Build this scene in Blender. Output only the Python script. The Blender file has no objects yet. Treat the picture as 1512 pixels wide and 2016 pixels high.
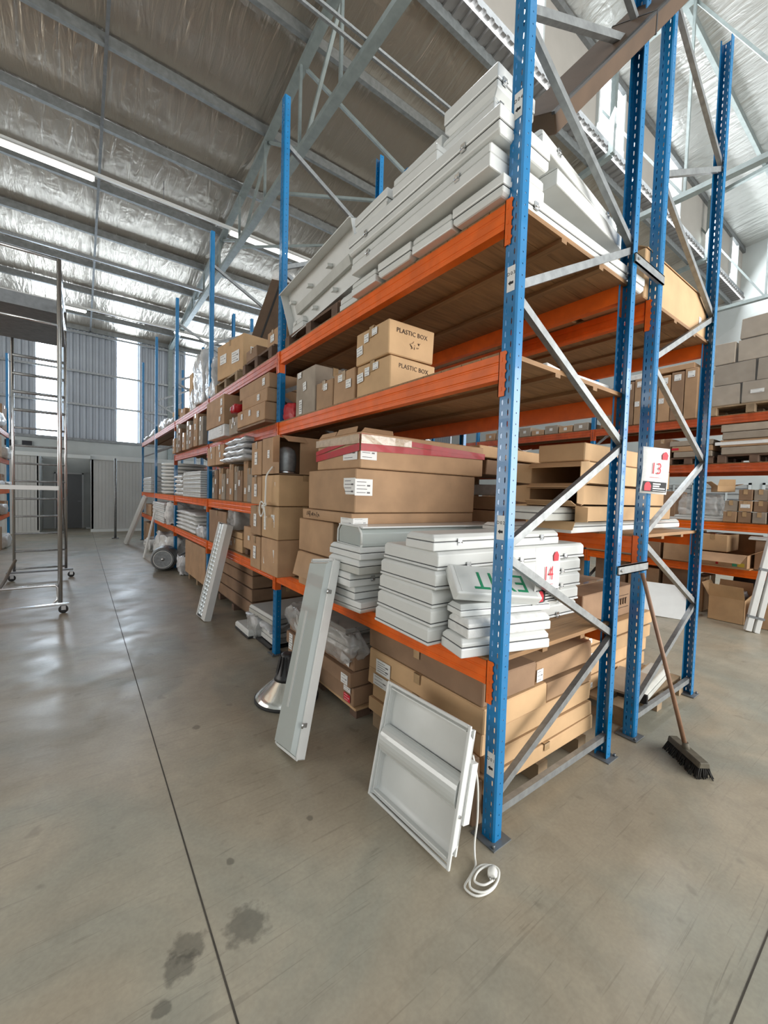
import bpy, bmesh, math, random
from math import sin, cos, pi, radians
from mathutils import Vector, Matrix, noise
random.seed(11)
SC = bpy.context.scene
COL = SC.collection

# ------------------------------------------------------------------ camera
def setup_camera():
    yaw, pitch, roll = 0.6398, -0.043, 0.0297
    f = Vector((sin(yaw)*cos(pitch), cos(yaw)*cos(pitch), sin(pitch)))
    r = Vector((cos(yaw), -sin(yaw), 0)); u = r.cross(f)
    r2 = r*cos(roll)+u*sin(roll); u2 = -r*sin(roll)+u*cos(roll)
    cam = bpy.data.cameras.new('camera'); o = bpy.data.objects.new('camera', cam); COL.objects.link(o)
    m = Matrix((r2, u2, -f)).transposed().to_4x4(); m.translation = (-1.5334, -1.1386, 1.6)
    o.matrix_world = m
    cam.sensor_fit = 'VERTICAL'; cam.sensor_height = 24.0; cam.lens = 24.0*809.9/2016
    cam.clip_start = 0.05; cam.clip_end = 300
    SC.camera = o
setup_camera()

# ------------------------------------------------------------------ light and exposure
SC.view_settings.view_transform = 'Standard'
SC.view_settings.look = 'None'
SC.view_settings.exposure = 0.50
SC.view_settings.gamma = 1.0
SC.view_settings.use_curve_mapping = False
SC.cycles.use_denoising = True
SC.cycles.max_bounces = 8
SC.cycles.diffuse_bounces = 4
SC.cycles.glossy_bounces = 4
SC.cycles.transparent_max_bounces = 12
SC.cycles.sample_clamp_indirect = 6.0
SC.cycles.caustics_reflective = False
SC.cycles.caustics_refractive = False
W = bpy.data.worlds.new('overcast_sky'); SC.world = W; W.use_nodes = True
bg = W.node_tree.nodes['Background']; bg.inputs[0].default_value = (0.93, 0.97, 1.0, 1); bg.inputs[1].default_value = 0.85
def area(name, loc, rot, sx, sy, power, colr=(1, 1, 1)):
    l = bpy.data.lights.new(name, 'AREA'); l.shape = 'RECTANGLE'; l.size = sx; l.size_y = sy; l.energy = power; l.color = colr
    o = bpy.data.objects.new(name, l); COL.objects.link(o); o.location = loc; o.rotation_euler = rot
    return o
# daylight through the open loading doors behind the camera
area('loading_door_daylight', (6.0, -7.5, 3.0), (radians(90), 0, radians(18)), 12, 5.4, 1080, (1.0, 0.985, 0.95))
# daylight through the clerestory band (just inside the glass line)
area('clerestory_daylight', (8.6, 3.30, 10.0), (radians(-62), 0, 0), 17, 1.1, 900, (0.93, 0.97, 1.0))

# added fill light for the far bays from the left, no door there
area('left_fill_light', (-13.6, 9.5, 3.2), (0, radians(-90), 0), 5.5, 13, 760, (1.0, 0.975, 0.93))

# ------------------------------------------------------------------ materials
MATS = {}
def nodes_of(name):
    m = bpy.data.materials.new(name); m.use_nodes = True
    nt = m.node_tree; b = nt.nodes['Principled BSDF']
    MATS[name] = m
    return m, nt, b
def mat(name, col, rough=0.5, metal=0.0, nscale=0, namt=0.0, bump=0.0, bscale=40, emit=None, estr=0, alpha=1, trans=0, rnd=0.0, coat=0, stretch=(1, 1, 1)):
    m, nt, b = nodes_of(name)
    b.inputs['Roughness'].default_value = rough; b.inputs['Metallic'].default_value = metal
    b.inputs['Base Color'].default_value = (*col, 1)
    if coat: b.inputs['Coat Weight'].default_value = coat
    tc = nt.nodes.new('ShaderNodeTexCoord'); mp = nt.nodes.new('ShaderNodeMapping'); nt.links.new(tc.outputs['Object'], mp.inputs[0])
    mp.inputs['Scale'].default_value = stretch
    src = None
    if namt:
        n = nt.nodes.new('ShaderNodeTexNoise'); n.inputs['Scale'].default_value = nscale; n.inputs['Detail'].default_value = 5
        nt.links.new(mp.outputs[0], n.inputs['Vector'])
        r = nt.nodes.new('ShaderNodeMapRange'); r.inputs[1].default_value = 0.3; r.inputs[2].default_value = 0.7
        r.inputs[3].default_value = 1-namt; r.inputs[4].default_value = 1+namt*0.6
        nt.links.new(n.outputs[0], r.inputs[0]); src = r.outputs[0]
    if rnd:
        oi = nt.nodes.new('ShaderNodeObjectInfo'); r2 = nt.nodes.new('ShaderNodeMapRange')
        r2.inputs[3].default_value = 1-rnd; r2.inputs[4].default_value = 1+rnd
        nt.links.new(oi.outputs['Random'], r2.inputs[0])
        if src:
            mu = nt.nodes.new('ShaderNodeMath'); mu.operation = 'MULTIPLY'; nt.links.new(src, mu.inputs[0]); nt.links.new(r2.outputs[0], mu.inputs[1]); src = mu.outputs[0]
        else: src = r2.outputs[0]
    if src:
        vm = nt.nodes.new('ShaderNodeVectorMath'); vm.operation = 'SCALE'; vm.inputs[0].default_value = col
        nt.links.new(src, vm.inputs['Scale']); nt.links.new(vm.outputs[0], b.inputs['Base Color'])
    if bump:
        n2 = nt.nodes.new('ShaderNodeTexNoise'); n2.inputs['Scale'].default_value = bscale; n2.inputs['Detail'].default_value = 3
        nt.links.new(mp.outputs[0], n2.inputs['Vector'])
        bp = nt.nodes.new('ShaderNodeBump'); bp.inputs['Strength'].default_value = bump; bp.inputs['Distance'].default_value = 0.01
        nt.links.new(n2.outputs[0], bp.inputs['Height']); nt.links.new(bp.outputs[0], b.inputs['Normal'])
    if emit: b.inputs['Emission Color'].default_value = (*emit, 1); b.inputs['Emission Strength'].default_value = estr
    if alpha < 1: b.inputs['Alpha'].default_value = alpha
    if trans: b.inputs['Transmission Weight'].default_value = trans
    return m
mat('blue', (0.0, 0.175, 0.42), 0.25, 0, 6, 0.12, coat=0.3)
mat('orange', (0.80, 0.130, 0.002), 0.42, 0, 9, 0.16, 0.08, 30)
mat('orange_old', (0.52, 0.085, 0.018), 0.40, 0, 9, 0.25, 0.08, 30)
mat('galv', (0.29, 0.305, 0.31), 0.42, 0.55, 25, 0.22)
mat('galv_dark', (0.20, 0.21, 0.215), 0.5, 0.5, 12, 0.2)
mat('purlin_steel', (0.22, 0.235, 0.235), 0.5, 0.35, 12, 0.2)
mat('steel_paint', (0.23, 0.27, 0.265), 0.5, 0.1, 8, 0.15)
mat('chrome', (0.62, 0.63, 0.64), 0.22, 0.95)
mat('card', (0.46, 0.285, 0.16), 0.78, 0, 5, 0.16, 0.05, 60, rnd=0.14)
mat('card_light', (0.58, 0.375, 0.20), 0.78, 0, 5, 0.12, 0.05, 60, rnd=0.08)
mat('card_dark', (0.30, 0.185, 0.11), 0.8, 0, 5, 0.2, 0.05, 60, rnd=0.14)
mat('card_grey', (0.36, 0.30, 0.235), 0.75, 0, 5, 0.2, 0.05, 60, rnd=0.14)
mat('card_brown', (0.095, 0.058, 0.034), 0.8, 0, 5, 0.2, 0.05, 60)
mat('card_inside', (0.25, 0.16, 0.10), 0.85)
mat('tape', (0.45, 0.30, 0.16), 0.22, 0, 30, 0.15, coat=0.6)
mat('tape_clear', (0.55, 0.42, 0.29), 0.12, 0, 30, 0.15, 0.3, 50, coat=0.8)
mat('tape_red', (0.42, 0.0, 0.006), 0.45, 0, 20, 0.15, coat=0.1)
mat('paper', (0.82, 0.82, 0.80), 0.6, 0, 60, 0.04)
mat('ink', (0.012, 0.012, 0.014), 0.7)
mat('print_grey', (0.16, 0.15, 0.15), 0.7)
mat('ink_brown', (0.06, 0.035, 0.025), 0.8)
mat('ink_red', (0.62, 0.02, 0.04), 0.6)
mat('ink_green', (0.01, 0.22, 0.10), 0.6)
mat('white_metal', (0.73, 0.74, 0.72), 0.32, 0, 7, 0.05, coat=0.2)
mat('white_plastic', (0.69, 0.70, 0.675), 0.4, 0, 6, 0.05)
mat('white_soft', (0.72, 0.72, 0.70), 0.55, 0, 20, 0.15, 0.5, 25, coat=0.3, rnd=0.08)
mat('grey_tray', (0.50, 0.50, 0.46), 0.5, 0, 9, 0.1)
mat('frost', (0.60, 0.62, 0.60), 0.18, 0, 0, 0, coat=0.7)
mat('smoke_lens', (0.46, 0.50, 0.48), 0.12, 0, 0, 0, coat=0.8)
mat('black_plastic', (0.014, 0.014, 0.015), 0.42)
mat('rubber', (0.02, 0.02, 0.02), 0.7)
mat('alu_reflector', (0.75, 0.74, 0.70), 0.16, 0.9, 3, 0.25, 0.3, 7)
mat('mirror_louvre', (0.85, 0.86, 0.85), 0.12, 0.95)
mat('wood', (0.29, 0.16, 0.07), 0.68, 0, 6, 0.30, 0.1, 12, rnd=0.10, stretch=(0.6, 7, 7))
mat('wood_y', (0.27, 0.15, 0.065), 0.68, 0, 6, 0.30, 0.1, 12, rnd=0.10, stretch=(7, 0.6, 7))
mat('wood_edge', (0.66, 0.36, 0.18), 0.6, 0, 14, 0.2)
mat('pallet_wood', (0.34, 0.24, 0.145), 0.8, 0, 9, 0.3, 0.15, 20, rnd=0.15)
mat('pallet_dark', (0.15, 0.09, 0.06), 0.85, 0, 9, 0.3)
mat('handle_wood', (0.27, 0.15, 0.09), 0.55, 0, 12, 0.2)
mat('bristle', (0.02, 0.018, 0.016), 0.9)
mat('brush_block', (0.12, 0.105, 0.075), 0.7, 0, 20, 0.25)
mat('cable_white', (0.78, 0.77, 0.72), 0.4)
mat('cable_grey', (0.16, 0.14, 0.11), 0.6)
mat('tube', (1, 1, 1), 0.4, emit=(1.0, 0.97, 0.88), estr=4.5)
mat('window_sky', (1, 1, 1), 0.5, emit=(0.90, 0.96, 1.0), estr=2.5)
mat('strip_sky', (1, 1, 1), 0.5, emit=(0.74, 0.87, 1.0), estr=11.0)
mat('wall_white', (0.60, 0.64, 0.63), 0.7, 0, 1.5, 0.05)
mat('wall_panel', (0.47, 0.48, 0.47), 0.6, 0, 2, 0.06)
mat('wall_concrete', (0.43, 0.45, 0.44), 0.75, 0, 2, 0.10)
mat('corr', (0.33, 0.36, 0.40), 0.42, 0.3, 2, 0.06)
mat('corr_warm', (0.27, 0.265, 0.26), 0.45, 0.5, 2, 0.10)
mat('clerestory_panel', (0.46, 0.43, 0.39), 0.7, 0, 2, 0.06)
mat('door_grey', (0.155, 0.16, 0.165), 0.55, 0, 2, 0.05)
mat('door_frame', (0.52, 0.53, 0.53), 0.5)
mat('frame_white', (0.62, 0.66, 0.66), 0.5)
mat('hole_dark', (0.02, 0.02, 0.025), 0.8)
mat('joint_dirt', (0.06, 0.052, 0.04), 0.85, 0, 9, 0.3)
mat('bag_clear', (0.68, 0.68, 0.66), 0.13, 0, 10, 0.2, 0.9, 22, alpha=0.42, coat=0.6)
mat('film', (0.75, 0.75, 0.73), 0.10, 0, 10, 0.2, 0.9, 9, alpha=0.10, coat=0.6)
mat('bag_white', (0.62, 0.63, 0.64), 0.33, 0, 10, 0.25, 1.0, 16, coat=0.6, rnd=0.1)
mat('glass', (0.9, 0.95, 0.95), 0.04, trans=0.9, alpha=0.35)
mat('yellow_card', (0.62, 0.46, 0.05), 0.6); mat('green_card', (0.05, 0.35, 0.2), 0.6)

def floor_mat():
    m, nt, b = nodes_of('concrete'); N = nt.nodes; L = nt.links
    tc = N.new('ShaderNodeTexCoord')
    def noi(sc, det=6, dist=0.0, vec=None):
        n = N.new('ShaderNodeTexNoise'); n.inputs['Scale'].default_value = sc; n.inputs['Detail'].default_value = det; n.inputs['Distortion'].default_value = dist
        L.new(vec or tc.outputs['Object'], n.inputs['Vector']); return n.outputs[0]
    def rng(i, a, c, d, e):
        r = N.new('ShaderNodeMapRange'); r.inputs[1].default_value = a; r.inputs[2].default_value = c; r.inputs[3].default_value = d; r.inputs[4].default_value = e; L.new(i, r.inputs[0]); return r.outputs[0]
    def mul(a, c):
        x = N.new('ShaderNodeMath'); x.operation = 'MULTIPLY'; L.new(a, x.inputs[0]); L.new(c, x.inputs[1]); return x.outputs[0]
    v = mul(rng(noi(0.7, 6, 0.6), 0.3, 0.7, 0.86, 1.12), rng(noi(5, 8, 1.0), 0.3, 0.7, 0.90, 1.08))
    v = mul(v, rng(noi(60, 4), 0.35, 0.65, 0.95, 1.04))
    v = mul(v, rng(noi(7.5, 2), 0.27, 0.33, 0.80, 1.0))       # small dark marks
    # trowel and trolley scuffs: long thin streaks
    mp = N.new('ShaderNodeMapping'); mp.inputs['Rotation'].default_value = (0, 0, 0.5); mp.inputs['Scale'].default_value = (1.2, 14, 1); L.new(tc.outputs['Object'], mp.inputs[0])
    v = mul(v, rng(noi(1.6, 3, 1.5, mp.outputs[0]), 0.60, 0.74, 1.0, 0.90))
    # fine scratches in two directions
    for ang, lo in ((1.25, 0.655), (2.2, 0.665)):
        mq = N.new('ShaderNodeMapping'); mq.inputs['Rotation'].default_value = (0, 0, ang); mq.inputs['Scale'].default_value = (1.0, 30, 1); L.new(tc.outputs['Object'], mq.inputs[0])
        v = mul(v, rng(noi(1.3, 2, 2.0, mq.outputs[0]), lo, lo+.05, 1.0, 0.84))
    # older, greyer slab pour beyond a diagonal edge
    sp = N.new('ShaderNodeVectorMath'); sp.operation = 'DOT_PRODUCT'; sp.inputs[1].default_value = (-1, 1, 0); L.new(tc.outputs['Object'], sp.inputs[0])
    e = N.new('ShaderNodeMath'); e.operation = 'ADD'; L.new(sp.outputs['Value'], e.inputs[0]); L.new(rng(noi(1.5, 4), .3, .7, -.12, .12), e.inputs[1])
    old = rng(e.outputs[0], 3.36, 3.50, 0, 1)
    v = mul(v, rng(old, 0, 1, 1.0, 0.86))
    # oil stains
    for (x, y, r) in ((-1.035, 0.30, .080), (-1.225, .345, .060), (-1.265, .295, .055), (-1.01, 0.60, .02), (-0.62, 0.62, .022), (-1.33, .20, .03), (-.9, 1.75, .03)):
        s = N.new('ShaderNodeVectorMath'); s.operation = 'SUBTRACT'; s.inputs[1].default_value = (x, y, 0); L.new(tc.outputs['Object'], s.inputs[0])
        d = N.new('ShaderNodeVectorMath'); d.operation = 'LENGTH'; L.new(s.outputs[0], d.inputs[0])
        a = N.new('ShaderNodeMath'); a.operation = 'ADD'; L.new(d.outputs['Value'], a.inputs[0]); L.new(rng(noi(22, 4), .3, .7, -r*.32, r*.32), a.inputs[1])
        v = mul(v, rng(a.outputs[0], r*0.72, r*1.02, 0.56, 1.0))
    vm = N.new('ShaderNodeMixRGB'); vm.inputs[1].default_value = (0.375, 0.325, 0.242, 1); vm.inputs[2].default_value = (0.300, 0.292, 0.235, 1)
    L.new(rng(noi(0.9, 5, 1.0), .47, .66, 0, 1), vm.inputs[0])
    sc = N.new('ShaderNodeVectorMath'); sc.operation = 'SCALE'; L.new(vm.outputs[0], sc.inputs[0]); L.new(v, sc.inputs['Scale']); L.new(sc.outputs[0], b.inputs['Base Color'])
    L.new(rng(noi(2.2, 6, 1), .3, .7, 0.28, 0.52), b.inputs['Roughness'])
    b.inputs['Specular IOR Level'].default_value = 0.45
    bp = N.new('ShaderNodeBump'); bp.inputs['Strength'].default_value = 0.12; bp.inputs['Distance'].default_value = 0.004; L.new(noi(14, 8), bp.inputs['Height']); L.new(bp.outputs[0], b.inputs['Normal'])
floor_mat()

def foil_mat(name, col, rough, bands):
    m, nt, b = nodes_of(name); N = nt.nodes; L = nt.links
    tc = N.new('ShaderNodeTexCoord'); mp = N.new('ShaderNodeMapping'); mp.inputs['Scale'].default_value = bands; L.new(tc.outputs['Object'], mp.inputs[0])
    n = N.new('ShaderNodeTexNoise'); n.inputs['Scale'].default_value = 1.0; n.inputs['Detail'].default_value = 4; n.inputs['Distortion'].default_value = 0.7; L.new(mp.outputs[0], n.inputs['Vector'])
    n2 = N.new('ShaderNodeTexNoise'); n2.inputs['Scale'].default_value = 3.0; n2.inputs['Detail'].default_value = 5; n2.inputs['Distortion'].default_value = 1.2; L.new(tc.outputs['Object'], n2.inputs['Vector'])
    a = N.new('ShaderNodeMath'); a.operation = 'MULTIPLY_ADD'; a.inputs[1].default_value = 0.30; L.new(n2.outputs[0], a.inputs[0]); L.new(n.outputs[0], a.inputs[2])
    bp = N.new('ShaderNodeBump'); bp.inputs['Strength'].default_value = 0.9; bp.inputs['Distance'].default_value = 0.055; L.new(a.outputs[0], bp.inputs['Height']); L.new(bp.outputs[0], b.inputs['Normal'])
    b.inputs['Base Color'].default_value = (*col, 1); b.inputs['Metallic'].default_value = 0.85; b.inputs['Roughness'].default_value = rough
foil_mat('foil', (0.56, 0.50, 0.425), 0.36, (6.5, 0.9, 1))
foil_mat('foil_light', (0.68, 0.68, 0.66), 0.38, (5.0, 1.0, 1))

# ------------------------------------------------------------------ mesh helpers
class MB:
    def __init__(s): s.bm = bmesh.new(); s.mi = 0
    def face(s, pts):
        vs = [s.bm.verts.new(p) for p in pts]; f = s.bm.faces.new(vs); f.material_index = s.mi; return f
    def box(s, x0, y0, z0, x1, y1, z1, M=None):
        P = [Vector(p) for p in ((x0, y0, z0), (x1, y0, z0), (x1, y1, z0), (x0, y1, z0), (x0, y0, z1), (x1, y0, z1), (x1, y1, z1), (x0, y1, z1))]
        if M: P = [M @ p for p in P]
        v = [s.bm.verts.new(p) for p in P]
        for q in ((0, 3, 2, 1), (4, 5, 6, 7), (0, 1, 5, 4), (1, 2, 6, 5), (2, 3, 7, 6), (3, 0, 4, 7)):
            f = s.bm.faces.new([v[i] for i in q]); f.material_index = s.mi
        return s
    def prism(s, poly, a, b, fn):
        """poly: 2D points; fn(u,v,t)->xyz; extruded from t=a to t=b"""
        A = [s.bm.verts.new(fn(u, v, a)) for u, v in poly]; B = [s.bm.verts.new(fn(u, v, b)) for u, v in poly]
        n = len(poly)
        for i in range(n):
            f = s.bm.faces.new((A[i], A[(i+1) % n], B[(i+1) % n], B[i])); f.material_index = s.mi
        for c in (A[::-1], B):
            f = s.bm.faces.new(c); f.material_index = s.mi
        return s
    def bar(s, p, q, w, h, up=(0, 0, 1)):
        p = Vector(p); q = Vector(q); d = (q-p).normalized(); up = Vector(up)
        if abs(d.dot(up)) > 0.98: up = Vector((0, 1, 0))
        sx = d.cross(up).normalized(); sy = sx.cross(d)
        c = [(-w/2, -h/2), (w/2, -h/2), (w/2, h/2), (-w/2, h/2)]
        return s.prism(c, 0, (q-p).length, lambda u, v, t: p+d*t+sx*u+sy*v)
    def angle(s, p, q, w, t=0.004, up=(0, 0, 1), side=1):
        """L / C section brace"""
        p = Vector(p); q = Vector(q); d = (q-p).normalized(); up = Vector(up)
        sx = d.cross(up).normalized(); sy = sx.cross(d)
        c = [(0, -w/2), (w*.55*side, -w/2), (w*.55*side, -w/2+t), (t*side, -w/2+t), (t*side, w/2-t), (w*.55*side, w/2-t), (w*.55*side, w/2), (0, w/2)]
        return s.prism(c, 0, (q-p).length, lambda u, v, tt: p+d*tt+sx*u+sy*v)
    def tube(s, pts, r, n=8, caps=True):
        pts = [Vector(p) for p in pts]; rings = []
        prev = None
        for i, p in enumerate(pts):
            d = ((pts[min(i+1, len(pts)-1)]-pts[max(i-1, 0)])).normalized()
            up = prev if prev else (Vector((0, 0, 1)) if abs(d.z) < 0.9 else Vector((1, 0, 0)))
            a = d.cross(up).normalized(); bb = a.cross(d).normalized(); prev = bb
            rr = r[i] if isinstance(r, (list, tuple)) else r
            rings.append([s.bm.verts.new(p+a*cos(2*pi*k/n)*rr+bb*sin(2*pi*k/n)*rr) for k in range(n)])
        for A, B in zip(rings, rings[1:]):
            for k in range(n):
                f = s.bm.faces.new((A[k], A[(k+1) % n], B[(k+1) % n], B[k])); f.material_index = s.mi; f.smooth = True
        if caps:
            for c in (rings[0][::-1], rings[-1]):
                f = s.bm.faces.new(c); f.material_index = s.mi
        return s
    def lathe(s, prof, n=32, M=None, cap=True):
        rings = []
        for r, z in prof:
            ring = [Vector((r*cos(2*pi*k/n), r*sin(2*pi*k/n), z)) for k in range(n)]
            if M: ring = [M @ v for v in ring]
            rings.append([s.bm.verts.new(v) for v in ring])
        for A, B in zip(rings, rings[1:]):
            for k in range(n):
                f = s.bm.faces.new((A[k], A[(k+1) % n], B[(k+1) % n], B[k])); f.material_index = s.mi; f.smooth = True
        if cap:
            for c in (rings[0][::-1], rings[-1]):
                f = s.bm.faces.new(c); f.material_index = s.mi
        return s
    def build(s, name, mats, parent=None, bevel=0, loc=None, rot=None, solid=0, seg=1, fix=True):
        if fix: bmesh.ops.recalc_face_normals(s.bm, faces=s.bm.faces)
        me = bpy.data.meshes.new(name); s.bm.to_mesh(me); s.bm.free()
        for m in (mats if isinstance(mats, (list, tuple)) else [mats]): me.materials.append(MATS[m])
        o = bpy.data.objects.new(name, me); COL.objects.link(o)
        if parent: o.parent = parent
        if loc: o.location = loc
        if rot: o.rotation_euler = rot
        if solid:
            md = o.modifiers.new('thickness', 'SOLIDIFY'); md.thickness = solid; md.offset = 0
        if bevel:
            md = o.modifiers.new('bevel', 'BEVEL'); md.width = bevel; md.segments = seg; md.limit_method = 'ANGLE'; md.angle_limit = radians(40)
        return o
def tag(o, label, cat=None, group=None, kind=None):
    if label: o['label'] = label
    if cat: o['category'] = cat
    if group: o['group'] = group
    if kind: o['kind'] = kind
    return o
def empty(name, loc, rot=(0, 0, 0)):
    o = bpy.data.objects.new(name, None); COL.objects.link(o); o.location = loc; o.rotation_euler = rot; o.empty_display_size = 0.1
    return o
def clone(root, loc=None, rot=None):
    r = root.copy(); COL.objects.link(r)
    if loc: r.location = loc
    if rot is not None: r.rotation_euler = rot
    for ch in root.children:
        c = ch.copy(); COL.objects.link(c); c.parent = r
        for g in ch.children:
            d = g.copy(); COL.objects.link(d); d.parent = c
    return r
def structure(o, label=None):
    o['kind'] = 'structure'
    if label: o['label'] = label
    return o
_txt = {}
def text_bm(s, size, M, depth=0.0006, spacing=1.0):
    """returns MB with the word extruded, placed by matrix M (text lies in XY, reading +X)"""
    cu = bpy.data.curves.new('t', 'FONT'); cu.body = s; cu.size = size; cu.align_x = 'CENTER'; cu.align_y = 'CENTER'; cu.extrude = depth; cu.space_character = spacing
    cu.resolution_u = 2
    o = bpy.data.objects.new('t', cu); COL.objects.link(o)
    dg = bpy.context.evaluated_depsgraph_get(); me = bpy.data.meshes.new_from_object(o.evaluated_get(dg))
    bpy.data.objects.remove(o); bpy.data.curves.remove(cu)
    mb = MB(); mb.bm.from_mesh(me); bpy.data.meshes.remove(me)
    mb.bm.transform(M)
    return mb
FX = Matrix(((0, 0, -1, 0), (-1, 0, 0, 0), (0, 1, 0, 0), (0, 0, 0, 1)))   # text on a face looking towards -X
FY = Matrix(((1, 0, 0, 0), (0, 0, -1, 0), (0, 1, 0, 0), (0, 0, 0, 1)))    # text on a face looking towards -Y
def T(x, y, z): return Matrix.Translation((x, y, z))

# ------------------------------------------------------------------ the setting
def roof_z(y): return 9.56-0.12*y
def shell():
    mb = MB(); mb.box(-14, -14, -0.2, 18, 18, 0); f = structure(mb.build('floor', 'concrete'), 'grey power floated concrete warehouse floor with saw cut joints')
    j = MB(); j.box(-1.1545, -14, 0, -1.1485, 16.3, 0.0012); structure(j.build('trim_1', 'joint_dirt'))
    j = MB(); j.box(-14, -0.845, 0, 18, -0.840, 0.0012); structure(j.build('trim_2', 'joint_dirt'))
    # far wall: masonry dado, corrugated sheet above, translucent strips
    mb = MB(); mb.box(-14, 18, 0, 18, 18.2, 3.28); structure(mb.build('wall_far', 'wall_concrete'), 'painted masonry lower part of the far wall')
    wins = [(-5.1, -4.45), (-2.70, -2.05), (-0.30, 0.35), (2.12, 2.77), (4.55, 5.2), (7.0, 7.65)]
    xs = [-14.0]
    for a, b in wins: xs += [a, b]
    xs += [18.0]
    mb = MB()
    for a, b in zip(xs[::2], xs[1::2]):
        n = max(1, int((b-a)/0.19)); w = (b-a)/n
        for i in range(n):
            x = a+i*w
            prof = [(x, 18.06), (x+w*.35, 18.06), (x+w*.45, 18.02), (x+w*.85, 18.02), (x+w*.95, 18.06), (x+w, 18.06)]
            for p, q in zip(prof, prof[1:]): mb.face([(p[0], p[1], 3.28), (q[0], q[1], 3.28), (q[0], q[1], 7.45), (p[0], p[1], 7.45)])
    structure(mb.build('wall_far_cladding', 'corr', fix=False), 'blue grey corrugated sheet cladding of the far wall')
    for i, (a, b) in enumerate(wins):
        mb = MB(); mb.box(a, 18.03, 3.30, b, 18.06, 7.40); structure(mb.build('window_%d' % (i+1), 'strip_sky'), 'tall translucent daylight strip in the far cladding')
    for k, z in enumerate((4.55, 5.75, 7.15)):
        mb = MB(); mb.box(-14, 17.88, z, 14, 17.98, z+0.07); structure(mb.build('trim_%d' % (3+k), 'galv'))
    mb = MB(); mb.box(-14, 17.9, 3.24, 18, 18.02, 3.34); structure(mb.build('trim_6', 'galv_dark'))
    # low office and store block against the far wall
    def beadboard(name, x0, x1, y, z1, step=0.1):
        m = MB(); n = int((x1-x0)/step)
        for i in range(n):
            a = x0+(x1-x0)*i/n; b = x0+(x1-x0)*(i+1)/n
            m.box(a+.003, y, 0.1, b-.003, y+.02, z1)
        m.box(x0, y+0.01, 0.0, x1, y+0.06, z1)
        return structure(m.build(name, 'wall_panel'))
    beadboard('wall_office', -1.17, 6.0, 16.3, 2.5)
    mb = MB(); mb.box(-1.19, 16.22, 2.5, 6.0, 16.40, 2.66); mb.box(-1.19, 16.25, 0, 6.0, 16.3, 0.09); structure(mb.build('trim_7', 'frame_white'))
    mb = MB(); mb.box(-1.17, 16.3, 0, -1.11, 18, 2.6); mb.box(-1.17, 16.3, 2.5, 6, 18, 2.62); structure(mb.build('wall_office_side', 'wall_panel'))
    beadboard('wall_store', -9, -2.56, 16.2, 2.5)
    mb = MB(); mb.box(-9, 16.12, 2.5, -1.2, 16.26, 2.62); mb.box(-9, 16.2, 2.5, -2.56, 18, 2.56); structure(mb.build('trim_8', 'frame_white'))
    mb = MB(); mb.box(-2.6, 16.2, 0, -2.54, 18, 2.5); structure(mb.build('wall_store_side', 'wall_panel'))
    # the door in the lobby
    d = empty('door_1', (-1.8, 17.97, 0)); structure(d, 'flush dark grey door with pale frame in the far lobby')
    mb = MB(); mb.box(-.38, -.02, 0.02, .38, .02, 2.0); mb.build('door_leaf', 'door_grey', d)
    mb = MB(); mb.box(-.43, -.05, 0, -.38, .03, 2.05); mb.box(.38, -.05, 0, .43, .03, 2.05); mb.box(-.43, -.05, 2.0, .43, .03, 2.05); mb.build('door_frame', 'door_frame', d)
    mb = MB(); mb.box(.25, -.07, 1.0, .34, -.03, 1.02); mb.build('door_handle', 'galv', d)
    mb = MB(); mb.box(-1.3, 17.6, 0, -1.17, 17.62, .05); mb.build('baseboard_far', 'frame_white')['kind'] = 'structure'
    # right gable wall and left wall
    mb = MB(); mb.box(18, -14, 0, 18.2, 18, 12.5); structure(mb.build('wall_right', 'wall_white'), 'pale grey rendered gable wall')
    mb = MB(); mb.box(-14.2, -14, 0, -14, 18, 12.5); structure(mb.build('wall_left', 'wall_white'))
    # lower roof: foil faced insulation over purlins
    def sheet(name, x0, x1, y0, y1, zf, m, nx, ny):
        g = MB(); V = [[g.bm.verts.new((x0+(x1-x0)*i/nx, y0+(y1-y0)*j/ny, zf(y0+(y1-y0)*j/ny)+0.0)) for j in range(ny+1)] for i in range(nx+1)]
        for i in range(nx):
            for j in range(ny):
                g.bm.faces.new((V[i][j], V[i][j+1], V[i+1][j+1], V[i+1][j]))
        o = g.build(name, m, fix=False); return structure(o)
    def sag(y): 
        ph = ((y-15.2)/1.6) % 1.0
        return roof_z(y)+0.10-0.05*sin(pi*ph)
    sheet('ceiling', -14, 18, 3.88, 18.05, sag, 'foil', 1, 144)['label'] = 'foil faced insulation under the lower roof sheets'
    py = [18.0, 16.8, 15.2, 13.65, 12.1, 10.4, 8.75, 7.15, 5.28, 3.86]
    for k, y in enumerate(py):
        z = roof_z(y); m = MB()
        m.prism([(y-.04, z-.10), (y+.04, z-.10), (y+.04, z-.07), (y-.03, z-.07), (y-.03, z+.04), (y+.04, z+.04), (y+.04, z+.07), (y-.04, z+.07)], -14, 18, lambda u, v, t: (t, u, v))
        o = structure(m.build('purlin', 'purlin_steel')); o['label'] = 'cold formed steel roof purlin'
    # sag rods between purlins
    for x in (-1.16, 4.6, 10.6):
        m = MB(); m.bar((x, 18, roof_z(18)-.1), (x, 4.2, roof_z(4.2)-.1), 0.05, 0.02); structure(m.build('sag_rod', 'galv_dark'))
    # clerestory: exposed sheet ends, window band, upper roof
    m = MB(); n = int(26/0.2)
    for i in range(n):
        x = -8+i*0.2
        prof = [(x, 0), (x+.10, 0), (x+.12, .035), (x+.18, .035), (x+.2, 0)]
        for p, q in zip(prof, prof[1:]):
            m.face([(p[0], 3.46, roof_z(3.46)+.0+p[1]), (q[0], 3.46, roof_z(3.46)+.0+q[1]), (q[0], 3.95, roof_z(3.95)+.06+q[1]), (p[0], 3.95, roof_z(3.95)+.06+p[1])])
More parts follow.
